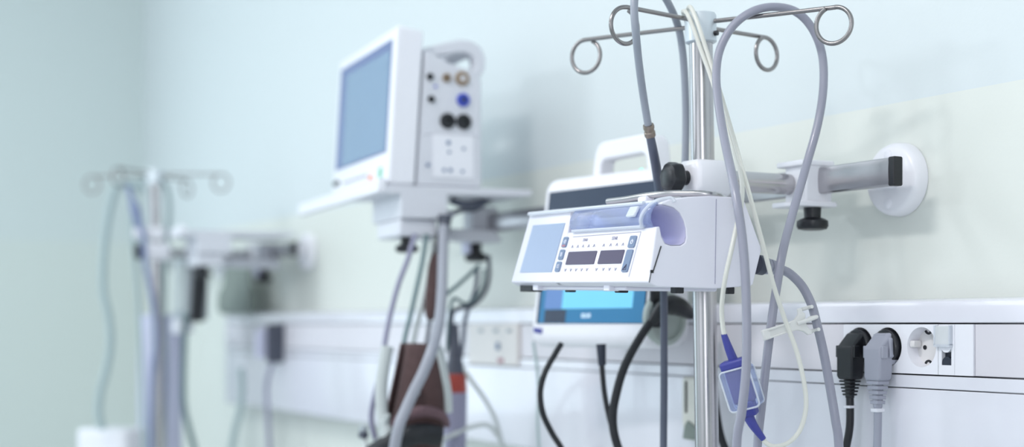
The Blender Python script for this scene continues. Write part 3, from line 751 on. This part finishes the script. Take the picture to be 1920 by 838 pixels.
for z in (.0125, -.0115):
    MB().tube([(.045, .001, z), (.048, .006, z), (.0525, .009, z), (.0575, .0065, z), (.0585, .001, z)], .0019, 10, 6).build('clip_finger', M_CLIP, t)
MB().bb(-.0045, .004, -.0026, .0024, -.0054, .0054).build('clip_end', M_CLIP, t, bevel=.0012)

# ------------------------------------------------------------------ bedside monitor on its shelf
o3 = P(745, CY, 2.15); o3.z = ZC
BF = Frame(o3, -1090)
SHELF_G = 'equipment shelves on the wall rails'
def shelf(m, label, TL=-.50):
    t = thing('equipment_shelf', label, 'equipment shelf', m, group=SHELF_G)
    MB().prism([(-.0290, .1930), (-.0275, .2020), (-.026, .2042), (.212, .2042), (.214, .2025), (.214, .1960), (.205, .1940), (-.020, .1910)], 'x', max(TL, -.16), .0).build('tray', M_CREAM, t, bevel=.0025, seg=3)
    MB().prism([(-.0300, .1925), (-.0290, .2120), (-.0270, .2135), (-.0170, .2135), (-.0165, .1925)], 'x', TL, .002).build('front_ledge', M_FRONT, t, bevel=.002)
    MB().bb(-.15, .0, .006, .078, .1560, .1935).build('swivel_block', M_CREAM, t, bevel=.002)
    MB().bb(-.125, -.008, .006, .064, .1300, .1555).build('lower_block', M_CREAM, t, bevel=.003)
    k = MB(); knob_lathe(k, (-.03, .024, .1305), (0, 0, -1), .0175, .024); k.build('block_knob', M_BLACK, t)
    MB().bb(-.149, -.110, .05, .200, .1310, .1500).build('arm_bar', M_CREAM, t, bevel=.002)
    lr = BF.loc(Vector((RX0-.006, RY, RZ)))
    c = MB().bb(lr.x-.022, lr.x+.022, lr.y-.030, lr.y+.014, lr.z-.020, lr.z+.026); c.build('rail_clamp', M_CREAM, t, bevel=.0025)
    MB().bb(lr.x-.024, lr.x+.030, lr.y-.040, lr.y+.016, lr.z-.031, lr.z-.0205).build('clamp_jaw', M_CREAM, t, bevel=.002)
    MB().bb(lr.x-.018, lr.x+.012, lr.y-.0345, lr.y-.0285, lr.z-.048, lr.z-.012).build('clamp_plate', M_LILAC, t, bevel=.001)
    k = MB(); knob_lathe(k, (lr.x-.004, lr.y-.015, lr.z-.031), (0, 0, -1), .0178, .030); k.build('clamp_knob', M_BLACK, t)
    return t
shelf(BF.mat(), 'grey-white equipment shelf clamped to the rail, carrying the patient monitor')

mon = thing('patient_monitor', 'grey-white patient monitor with blank screen and rear handle on the shelf', 'patient monitor', BF.mat())
MT = .060
def mp(x, z, off=0.0):
    n = Vector((0, -1, MT)).normalized()
    return Vector((x, MT*(z-.4376), z))+n*off
MXL = -.322
fr_ = [(MT*(.206-.4376), .206), (0, .4376), (.004, .4392), (.041, .433), (.0270, .2050), (.0, .2040)]
b = MB()
b.loft([[(x, (y if k == 1 else .02+(y-.02)*k), .322+(z-.322)*k) for y, z in fr_] for x, k in ((MXL-.004, .965), (MXL, 1), (-.004, 1), (0.0, .975))])
b.build('front_housing', M_FRONT, mon, bevel=.003, seg=3, angle=45)
rb = [(.030, .2045), (.044, .4080), (.080, .390), (.118, .380), (.133, .366), (.1340, .2100), (.130, .2045)]
MB().prism(rb, 'x', MXL+.012, -.004).build('rear_housing', M_CREAM, mon, bevel=.004, seg=3)
def mslab(x0, x1, z0_, z1_, t0, t1, name, m, parent):
    b = MB(); b.loft([[mp(x, z, t) for x, z in ((x0, z0_), (x1, z0_), (x1, z1_), (x0, z1_))] for t in (t0, t1)]); return b.build(name, m, parent)
sc_ = mslab(-.308, -.020, .2545, .4215, -.001, .0010, 'screen_frame', M_MFRAME, mon)
mslab(-.268, -.024, .2580, .4060, .0008, .0015, 'screen', M_MSCREEN, sc_)
for i in range(9):
    mslab(-.255+.016*i, -.247+.016*i, .2270+.0, .2310, -.0005, .0008, 'front_button', M_PRINT, mon)
mslab(-.105, -.088, .2190, .2275, -.0005, .0012, 'front_button', M_ORANGE, mon)
mslab(-.050, -.036, .2185, .2330, -.0005, .0012, 'front_button', M_GREEN, mon)
b = MB(); b.loft([[mp(-.300+.020*math.cos(a), .2325+.0050*math.sin(a), t) for a in [2*PI*i/24 for i in range(24)]] for t in (-.0005, .0012)]); b.build('dark_badge', M_BLACK, mon)
# side ports (on the right flank)
def port(y, z, r, m, h=.006, m2=None):
    b = MB(); b.lathe((-.0045, y, z), (.02, y, z), [(0, r*1.12), (h*.6, r*1.1), (h, r*.9), (h, r*.5), (h*.4, r*.45)], 24); p = b.build('port', m, mon)
    if m2: MB().cyl((-.004, y, z), (h*.8-.004, y, z), r*.45, n=16).build('port_core', m2, p)
port(.0515, .3665, .0048, M_BLACK); port(.0535, .3335, .0048, M_BLACK)
port(.0775, .3665, .0060, M_BRASS, m2=M_BLACK); port(.1020, .3670, .0098, M_BRASS, m2=M_CREAM)
port(.1035, .3350, .0092, M_PORTBLUE, m2=M_NAVY)
port(.0790, .3025, .0108, M_BLACK); port(.1045, .3025, .0108, M_BLACK)
MB().bb(-.0045, -.002, .040, .128, .2830, .2840).bb(-.0045, -.002, .056, .120, .2180, .2820).build('side_panel', M_FRONT, mon, bevel=.001)
for (y, z, r) in ((.080, .2700, .0035), (.081, .2560, .0025), (.048, .2360, .0028), (.073, .2290, .0028), (.083, .2290, .0032), (.104, .2620, .0025), (.102, .2280, .0025), (.060, .3525, .0020)):
    MB().cyl((-.005, y, z), (-.0012, y, z), r, n=16).build('jack', M_PORTBLUE if z > .35 else M_BTN, mon)
# rear carrying handle: a flat hoop from the top edge over the back
b = MB()
out = [(.046, .411), (.075, .4205), (.105, .4285), (.1230, .4280), (.1385, .4185), (.1455, .4030), (.1440, .3860), (.1350, .3690), (.1240, .3600)]
inn = [(.050, .398), (.080, .4030), (.104, .4085), (.1150, .4090), (.1235, .4040), (.1275, .3965), (.1260, .3880), (.1230, .3800), (.1160, .3740)]
for xa, xb in ((-.165, -.145), (-.042, -.018)):
    b.loft([[(xa, *o_), (xa, *i_), (xb, *i_), (xb, *o_)] for o_, i_ in zip(out, inn)])
b.loft([[(-.150, *o_), (-.150, *i_), (-.035, *i_), (-.035, *o_)] for o_, i_ in zip(out[2:5], inn[2:5])])
b.build('carrying_handle', M_CREAM, mon, bevel=.003)

# ------------------------------------------------------------------ leads under the bedside monitor
LG = 'leads hanging below the patient monitor shelf'
cable('monitor_lead', [(778, 440, 2.16), (765, 485, 2.14), (748, 530, 2.12), (733, 585, 2.10), (722, 640, 2.08), (716, 690, 2.05), (704, 735, 2.04), (696, 780, 2.04), (702, 815, 2.04), (716, 850, 2.05), (725, 950, 2.05)], .0040, M_LILACHOSE, 'lilac-grey lead hanging furthest left below the monitor shelf', group=LG)
cable('monitor_lead', [(800, 440, 2.17), (792, 490, 2.16), (780, 545, 2.14), (770, 590, 2.13), (758, 640, 2.11), (752, 700, 2.10), (745, 760, 2.1), (735, 850, 2.1)], .0036, M_TEALHOSE, 'thin teal-grey lead second from the left below the monitor shelf', group=LG)
cable('monitor_lead', [(815, 440, 2.19), (808, 500, 2.18), (795, 560, 2.17), (780, 615, 2.16), (768, 680, 2.15), (762, 740, 2.15), (756, 850, 2.15)], .0040, M_PALEHOSE, 'pale lead between the teal-grey lead and the dark connector under the monitor shelf', group=LG)
t = thing('inflation_hose', 'thick grey inflation hose hanging straight from the monitor shelf down to the brown cuff', 'hose', P(830, 430, 2.16), group=LG)
TMo = Matrix.Translation(-P(830, 430, 2.16))
MB().tube([P(842, 402, 2.20), P(833, 420, 2.17), P(831, 470, 2.145), P(829, 540, 2.09), P(824, 600, 2.02), P(812, 650, 1.965), P(795, 695, 1.955), P(778, 730, 1.952), P(762, 765, 1.95), P(748, 800, 1.945), P(738, 850, 1.95)], .0076, 14, 8).build('hose_tube', M_INFLATE, t, M=TMo)
MB().cyl(P(834, 405, 2.172), P(832, 440, 2.167), .0105, .0085, 18).build('hose_collar', M_DARKSLEEVE, t, M=TMo)
b = MB(); b.tube([P(818, 475, 2.17), P(815, 500, 2.17), P(812, 550, 2.16), P(808, 585, 2.16), P(806, 600, 2.16)], .009, 14, 5, rad=[.005, .010, .0115, .0095, .004])
t = thing('lead_connector', 'dark brown blurred connector on a lead beside the thick grey hose', 'connector', P(812, 550, 2.16)); b.build('connector_body', M_CUFF, t, M=Matrix.Translation(-P(812, 550, 2.16)))
MB().tube([P(822, 440, 2.18), P(820, 460, 2.175), P(817, 480, 2.17)], .003, 10, 5).build('lead', M_BLACKM, t, M=Matrix.Translation(-P(812, 550, 2.16)))
MB().tube([P(807, 595, 2.16), P(800, 640, 2.15), P(790, 680, 2.14), P(785, 740, 2.14), P(782, 860, 2.14)], .003, 10, 5).build('lead', M_DARKSLEEVE, t, M=Matrix.Translation(-P(812, 550, 2.16)))
RG = 'leads hanging under the rail clamp knob'
cable('clamp_lead', [(898, 498, 2.27), (880, 515, 2.24), (858, 535, 2.2), (838, 552, 2.18), (826, 575, 2.17), (822, 640, 2.17), (818, 740, 2.17)], .0032, M_TEALHOSE, 'teal-grey lead slanting from the rail clamp knob to the thick hose', group=RG)
cable('clamp_lead', [(916, 480, 2.31), (917, 520, 2.29), (908, 550, 2.27), (886, 572, 2.25), (862, 578, 2.22), (848, 590, 2.2), (846, 640, 2.2), (850, 700, 2.2), (856, 780, 2.2), (860, 860, 2.2)], .0034, M_DARKSLEEVE, 'dark lead sweeping in a wide curve to the left under the rail clamp knob', group=RG)
cable('clamp_lead', [(895, 505, 2.28), (892, 540, 2.27), (880, 575, 2.26), (872, 600, 2.26), (868, 640, 2.25), (862, 680, 2.24)], .0034, M_DARKHOSE, 'dark slate lead dropping in front of the beige outlet block edge', group=RG)
cable('clamp_lead', [(908, 505, 2.29), (905, 535, 2.28), (893, 556, 2.26), (873, 570, 2.24), (850, 560, 2.22), (842, 600, 2.2), (838, 660, 2.2)], .0026, M_TEALHOSE, 'thin teal lead looping just inside the dark curved lead', group=RG)
cable('thin_wire', [(852, 640, 2.2), (862, 680, 2.2), (885, 715, 2.2), (910, 750, 2.22), (930, 790, 2.23), (945, 850, 2.24)], .0034, M_PALEHOSE, 'pale wire curving down to the right from the suction tube across the trunking', group='pale wires over the trunking')
cable('thin_wire', [(952, 850, 2.24), (920, 800, 2.22), (885, 800, 2.2), (850, 815, 2.18), (820, 832, 2.16), (790, 870, 2.15)], .0034, M_PALEHOSE, 'pale wire running sideways low beneath the suction tube', group='pale wires over the trunking')
cable('thin_wire', [(1000, 640, 2.06), (1007, 690, 2.06), (1010, 740, 2.06), (1008, 790, 2.06), (1012, 860, 2.06)], .0022, M_GREENGREY, 'thin green-grey wire hanging below the left corner of the touchscreen monitor', group='pale wires over the trunking')

t = thing('coiled_lead', 'dark lead coiled in loops beneath the right end of the monitor shelf', 'cable', P(878, 384, 2.25))
b = MB(); b.tube([P(846, 376, 2.22), P(868, 383, 2.23), P(892, 382, 2.25), P(914, 373, 2.27), P(925, 366, 2.28)], .0055, 10, 6)
b.tube([P(925, 366, 2.28), P(912, 378, 2.30), P(890, 392, 2.29), P(866, 394, 2.25), P(846, 402, 2.21), P(838, 414, 2.19)], .0040, 10, 6)
b.build('lead_loops', M_DARKHOSE, t, M=Matrix.Translation(-P(878, 384, 2.25)))

# rolled blood pressure cuff
cc0, cc1 = P(784, 645, 2.02), P(778, 850, 2.03)
zc_ = (cc0-cc1).normalized(); yc_ = (F-zc_*F.dot(zc_)).normalized(); xc_ = yc_.cross(zc_)
QM = Matrix((xc_, yc_, zc_)).transposed().to_4x4(); QM.translation = cc1
cl_ = (cc0-cc1).length
cuff = thing('blood_pressure_cuff', 'brown rolled blood pressure cuff hanging below the patient monitor', 'blood pressure cuff', QM)
def spiral(r0, r1, turns, x0=0, sy=.62):
    n = int(turns*28); return [(x0+(r0+(r1-r0)*i/n)*math.cos(2*PI*turns*i/n+.6), (r0+(r1-r0)*i/n)*sy*math.sin(2*PI*turns*i/n+.6)) for i in range(n+1)]
def sheet(pts, prof, name, m, th):
    b = MB(); V = []
    for z, k, ox in prof: V.append([b.bm.verts.new((p[0]*k+ox, p[1]*k, z)) for p in pts])
    for a_, c_ in zip(V, V[1:]):
        for i in range(len(pts)-1): b.face((a_[i], a_[i+1], c_[i+1], c_[i]))
    o = b.build(name, m, cuff, angle=60); s = o.modifiers.new('thick', 'SOLIDIFY'); s.thickness = th; return o
sheet(spiral(.016, .040, 2.4), [(-.035, 1.12, -.006), (0, 1.15, -.004), (.04, 1.14, 0), (.09, 1.0, .004), (.13, .86, .006), (cl_-.005, .74, .004), (cl_, .70, .003)], 'cuff_wrap', M_CUFF, .0035)
b = MB(); b.tube([(-.044, -.030, .030), (-.020, -.042, .052), (.010, -.042, .064), (.036, -.030, .058), (.044, -.01, .042)], .010, 12, 6, rad=[.004, .007, .008, .007, .004]); b.build('cuff_fold', M_CUFFPINK, cuff)
b = MB(); b.tube([(-.056, -.028, .000), (-.028, -.044, .020), (.006, -.046, .034), (.034, -.034, .030)], .015, 12, 6); b.build('cuff_edge', M_BLACKM, cuff)
b = MB(); b.tube([(.030, -.024, .150), (.038, -.028, .120), (.044, -.026, .09), (.046, -.022, .062)], .0055, 12, 6); b.build('cuff_tube', M_PALEHOSE, cuff)
b = MB(); b.tube([(-.040, -.030, .150), (-.046, -.032, .100), (-.044, -.034, .060), (-.036, -.040, .030), (-.052, -.036, -.01), (-.062, -.03, -.03)], .0085, 12, 6); b.build('cuff_tube', M_PALEHOSE, cuff)
b = MB(); b.bb(-.006, .006, -.0335, -.0285, .085, .098); b.build('care_label', M_PALEHOSE, cuff, bevel=.001)
# suction tube with red cap
g0 = P(853, 790, 2.2)
t = thing('suction_tube', 'grey suction tube with red band hanging beside the brown cuff', 'suction tube', g0)
MB().lathe((0, 0, -.05), (0, 0, 1), [(0, .012), (.004, .0165), (.090, .0185), (.094, .0175)], 28).build('tube_body', M_LILACHOSE, t)
MB().lathe((0, 0, .043), (0, 0, 1), [(0, .0175), (.002, .0182), (.026, .0165), (.029, .0140)], 28).build('red_band', M_RED, t)
MB().lathe((0, 0, .071), (0, 0, 1), [(0, .0145), (.01, .013), (.030, .0095), (.05, .0065), (.075, .005)], 24).build('tube_neck', M_DARKSLEEVE, t)
MB().lathe((0, 0, -.05), (0, 0, -1), [(0, .0165), (.02, .0165), (.032, .010), (.075, .007), (.2, .007)], 24).build('tube_end', M_NAVY, t)
# small dark clip bottom left of the cuff
s0 = P(681, 812, 2.05)
t = thing('lead_clip', 'tiny dark clip on a pale wire left of the brown cuff', 'clip', s0)
MB().bb(-.008, .008, -.005, .005, -.007, .002).build('clip_body', M_DARKSLEEVE, t, bevel=.002)
MB().bb(-.006, .006, -.004, .004, .002, .010).build('clip_jaw', M_GREYBOX, t, bevel=.0015)
MB().tube([(0, 0, -.006), (.015, .0, -.022), (.035, 0, -.02), (.06, 0, .0), (.085, 0, .03)], .0035, 10, 6).build('wire', M_PALEHOSE, t)

# plug in the far part of the trunking
fp = W(523, 656, TY)
t = thing('power_cord', 'distant dark plug standing out from the trunking left of the patient monitor', 'power plug', (fp.x, TY, 1.318))
MB().prism([(.003, .026), (-.036, .026), (-.052, .016), (-.052, -.042), (.003, -.042)], 'x', -.012, .012).build('plug_body', M_LILAC, t, bevel=.003)
MB().prism([(.004, .032), (-.030, .032), (-.034, .028), (-.034, -.052), (-.004, -.052), (.004, -.045)], 'x', .0125, .034).build('plug_body', M_DARKSLEEVE, t, bevel=.003)
MB().tube([Vector((.020, -.022, -.05)), Vector((.012, -.028, -.08)), Vector((.005, -.03, -.11)), Vector((.012, -.03, -.16)), Vector((.03, -.03, -.3))], .005, 10, 6).build('cord', M_LILACHOSE, t)

# ------------------------------------------------------------------ the far bed place
farP = W(298, 490, -.27); FX = farP.x
t2 = support_arm(W(478, 480, RY-.012).x, .295, 'distant blurred pole clamp arm with black knobs on the far left rail')
fx = t2.location.x
dup(pole, Matrix.Translation((fx-.0, -.295, POLE.z)) @ Matrix.Rotation(math.radians(24), 4, 'Z') @ lean, 'distant blurred drip pole with hooks on the far left')
tr1 = BF.w((0, .2122, .205)); ft = W(552, 438, tr1.y)
fsm = Matrix.Translation((ft.x-tr1.x, 0, ft.z-tr1.z+.004)) @ BF.mat()
pl2 = fsm.inverted() @ Vector((fx, -.295, 1.55))
shelf(fsm, 'empty grey-white shelf in the blurred distance at far left', pl2.x+.05)
t = thing('pole_bracket', 'blurred white bar bracket on the distant drip pole, level with the far shelf', 'bracket', (fx, -.295, P(298, 440, 3.25).z))
rz = Matrix.Rotation(-.35, 4, 'Z')
MB().prism(rounded(-.055, .035, -.012, .012, .008, 4), 'y', -.045, -.012).build('bracket_bar', M_WHITE, t, bevel=.004, M=rz)
MB().lathe((0, 0, -.014), (0, 0, .014), [(0, .020), (.004, .022), (.024, .022), (.028, .020)], 24).build('bracket_collar', M_WHITE, t)

FZ = 3.25
def far_dev():
    o_ = P(354, CY, FZ); o_.z = ZC
    f_ = Frame(o_, -1400)
    t = thing('infusion_unit', 'grey boxy infusion unit with dark side under the far left shelf', 'infusion unit', f_.mat())
    MB().bb(-.15, -.004, .0, .045, .010, .150).build('unit_housing', M_GREYBOX, t, bevel=.004)
    MB().prism([(.002, .006), (.030, .004), (.045, .150), (.012, .152)], 'x', -.003, .010).build('dark_side', M_BLACK, t, bevel=.003)
    MB().bb(-.14, -.07, -.006, .03, -.022, .012).build('lower_housing', M_WHITE, t, bevel=.005)
    MB().bb(-.13, -.02, -.004, .001, .03, .135).build('front_panel', M_PALEHOSE, t, bevel=.002)
    return t
far_dev()
c0, c1 = W(412, 535, -.06), W(470, 588, -.06)
t = thing('grey_patch', 'dull grey-green pouch below the far left rail', 'patch', ((c0.x+c1.x)/2, -.055, c1.z))  # tapered grey-green patch set in front of the wall under the rail
hw, hh = (c1.x-c0.x)/2, c0.z-c1.z
MB().loft([[(-hw*k, -.012*k2, z), (hw*k, -.012*k2, z), (hw*k, .012*k2, z), (-hw*k, .012*k2, z)] for k, k2, z in ((.9, .5, 0), (1, 1, .012), (1, .9, hh*.7), (.85, .3, hh), (.8, .2, hh+.05))]).build('patch_body', M_DULLGREY, t, bevel=.003)

FG = 'leads hanging at the far left bed place'
cable('far_lead', [(268, 360, 3.2), (250, 346, 3.2), (232, 344, 3.2), (216, 356, 3.2), (206, 390, 3.2), (198, 440, 3.2), (193, 500, 3.2), (194, 550, 3.2), (203, 590, 3.2), (207, 640, 3.2), (200, 690, 3.2), (188, 735, 3.2), (185, 775, 3.2), (192, 805, 3.2)], .0088, M_GREENGREY, 'blurred green-grey hose bowing out furthest left to the white box', 'hose', FG)
cable('far_lead', [(240, 348, 3.2), (246, 380, 3.2), (248, 430, 3.2), (252, 480, 3.2), (258, 540, 3.2), (262, 620, 3.2), (266, 700, 3.2), (270, 850, 3.2)], .005, M_GREENGREY, 'blurred thin pale lead dropping just right of the green-grey hose', group=FG)
t = thing('far_lead', 'blurred blue lead with thick blue sleeve left of the distant pole', 'cable', P(255, 380, 3.18), group=FG)
TMo = Matrix.Translation(-P(255, 380, 3.18))
MB().tube([P(240, 350, 3.19), P(247, 372, 3.18), P(256, 405, 3.18), P(268, 440, 3.17), P(272, 490, 3.17), P(280, 530, 3.17), P(288, 580, 3.17), P(292, 640, 3.17), P(285, 720, 3.17), P(282, 860, 3.17)], .006, 12, 6).build('lead_tube', M_BLUEHOSE, t, M=TMo)
MB().tube([P(248, 375, 3.178), P(254, 395, 3.178), P(262, 425, 3.176)], .011, 12, 5, rad=[.007, .012, .008]).build('sleeve', M_BLUEHOSE, t, M=TMo)
cable('far_lead', [(258, 346, 3.25), (275, 334, 3.25), (295, 336, 3.25), (312, 352, 3.25), (318, 385, 3.25), (316, 430, 3.26), (310, 500, 3.3), (308, 600, 3.3), (310, 700, 3.3), (306, 860, 3.3)], .0055, M_GREENGREY, 'blurred grey-green lead arched over the distant pole head', group=FG)
cable('far_lead', [(348, 590, 3.25), (346, 640, 3.25), (344, 700, 3.25), (345, 760, 3.25), (356, 810, 3.25), (370, 860, 3.25)], .0065, M_TEALHOSE, 'blurred teal lead hanging below the grey infusion unit', group=FG)
cable('far_lead', [(452, 690, 3.3), (454, 730, 3.3), (450, 770, 3.3), (440, 810, 3.3), (432, 860, 3.3)], .0075, M_GREENGREY, 'blurred pale lead hanging below the left end of the trunking', group=FG)
cable('far_lead', [(305, 590, 3.24), (304, 650, 3.24), (308, 720, 3.24), (302, 860, 3.24)], .006, M_BLUEHOSE, 'blurred slate-blue lead in front of the lilac column', group=FG)

# pale equipment stand standing on the floor at the far left
c_ = P(300, 700, 3.45)
t = thing('equipment_stand', 'pale lilac equipment column with white box at its lower left, far left corner', 'equipment stand', (c_.x, c_.y, 0))
zt = P(300, 590, 3.45).z
MB().prism(rounded(-.045, .045, -.045, .045, .02, 4), 'z', .08, zt).build('column', M_LILAC, t, bevel=.006)
MB().prism(rounded(-.22, .22, -.20, .20, .08, 5), 'z', .05, .085).build('base', M_LILAC, t, bevel=.008)
for sx in (-1, 1):
    for sy in (-1, 1):
        MB().cyl((sx*.17-.012, sy*.15, .0255), (sx*.17+.012, sy*.15, .0255), .025).build('castor', M_BLACKM, t)
bx = P(217, 815, 3.3)-Vector((c_.x, c_.y, 0))
b = MB(); b.prism(rounded(-.075, .075, -.05, .05, .015, 4), 'z', bx.z-.16, bx.z+.015); b.build('box_unit', M_WHITE, t, bevel=.008, seg=3, M=Matrix.Translation((bx.x, bx.y, 0)) @ Matrix.Rotation(.55, 4, 'Z'))
MB().tube([(bx.x, bx.y+.02, bx.z-.08), (bx.x*.5, bx.y*.5, bx.z-.08), (0, 0, bx.z-.08)], .015, 12, 0).build('box_arm', M_LILAC, t)

# ------------------------------------------------------------------ light
def area(name, loc, aim, sx, sy, power, col):
    l = bpy.data.lights.new(name, 'AREA'); l.shape = 'RECTANGLE'; l.size = sx; l.size_y = sy; l.energy = power; l.color = col
    o = bpy.data.objects.new(name, l); COL.objects.link(o); o.location = loc
    o.rotation_euler = (Vector(aim)-Vector(loc)).to_track_quat('-Z', 'Y').to_euler(); return o
area('ceiling_lamp', (-3.3, -3.75, 2.68), (-2.1, -.1, 1.6), .5, .3, 30, (.88, .94, 1.0))
area('window_daylight', (-3.1, YF+.05, 1.75), (-3.1, 0, 1.6), 1.5, 1.5, 8, (.86, .93, 1.0))
area('window_daylight', (-.4, YF+.05, 1.75), (-.4, 0, 1.6), 1.9, 1.5, 14, (.92, .95, 1.0))
area('end_window_daylight', (XL+.05, -1.55, 1.6), (0, -1.55, 1.5), 1.5, 1.6, 17, (.72, .88, 1.0))
area('side_fill_light', (XR-.05, -1.9, 1.7), (-1.3, -.3, 1.4), 1.4, 1.4, 32, (.94, .95, 1.0))  # added fill at the right wall, brightens right-facing sides; no window there
area('ceiling_panel_light', (-2.8, -1.7, ZT-.02), (-2.8, -1.7, 0), 1.8, 1.2, 28, (.92, .97, .99))
area('ceiling_lamp', (-1.05, -1.62, ZT-.03), (-1.3, -.1, 1.4), .5, .16, 24, (1.0, .97, .96))
area('ceiling_panel_light', (.4, -2.0, ZT-.02), (.4, -2.0, 0), 1.8, 1.2, 14, (.96, .97, 1.0))
wd = bpy.data.worlds.new('World'); scn.world = wd; wd.use_nodes = True
wd.node_tree.nodes['Background'].inputs[0].default_value = (.80, .90, 1.0, 1); wd.node_tree.nodes['Background'].inputs[1].default_value = 1.0

# ------------------------------------------------------------------ camera
cd = bpy.data.cameras.new('Camera'); cam = bpy.data.objects.new('Camera', cd); COL.objects.link(cam)
cd.sensor_fit = 'HORIZONTAL'; cd.sensor_width = 36; cd.lens = FPX/1920*36
cd.shift_x = 0; cd.shift_y = (CY-419)/1920
cd.clip_start = .05
m = Matrix((R, U, -F)).transposed().to_4x4(); m.translation = CAM; cam.matrix_world = m
cd.dof.use_dof = True; cd.dof.focus_distance = 1.5; cd.dof.aperture_fstop = 2.35
scn.camera = cam
vs = scn.view_settings; vs.view_transform = 'Standard'; vs.look = 'None'; vs.exposure = -0.58; vs.gamma = 1; vs.use_curve_mapping = False
scn.cycles.use_denoising = True
scn.cycles.max_bounces = 8; scn.cycles.transparent_max_bounces = 12
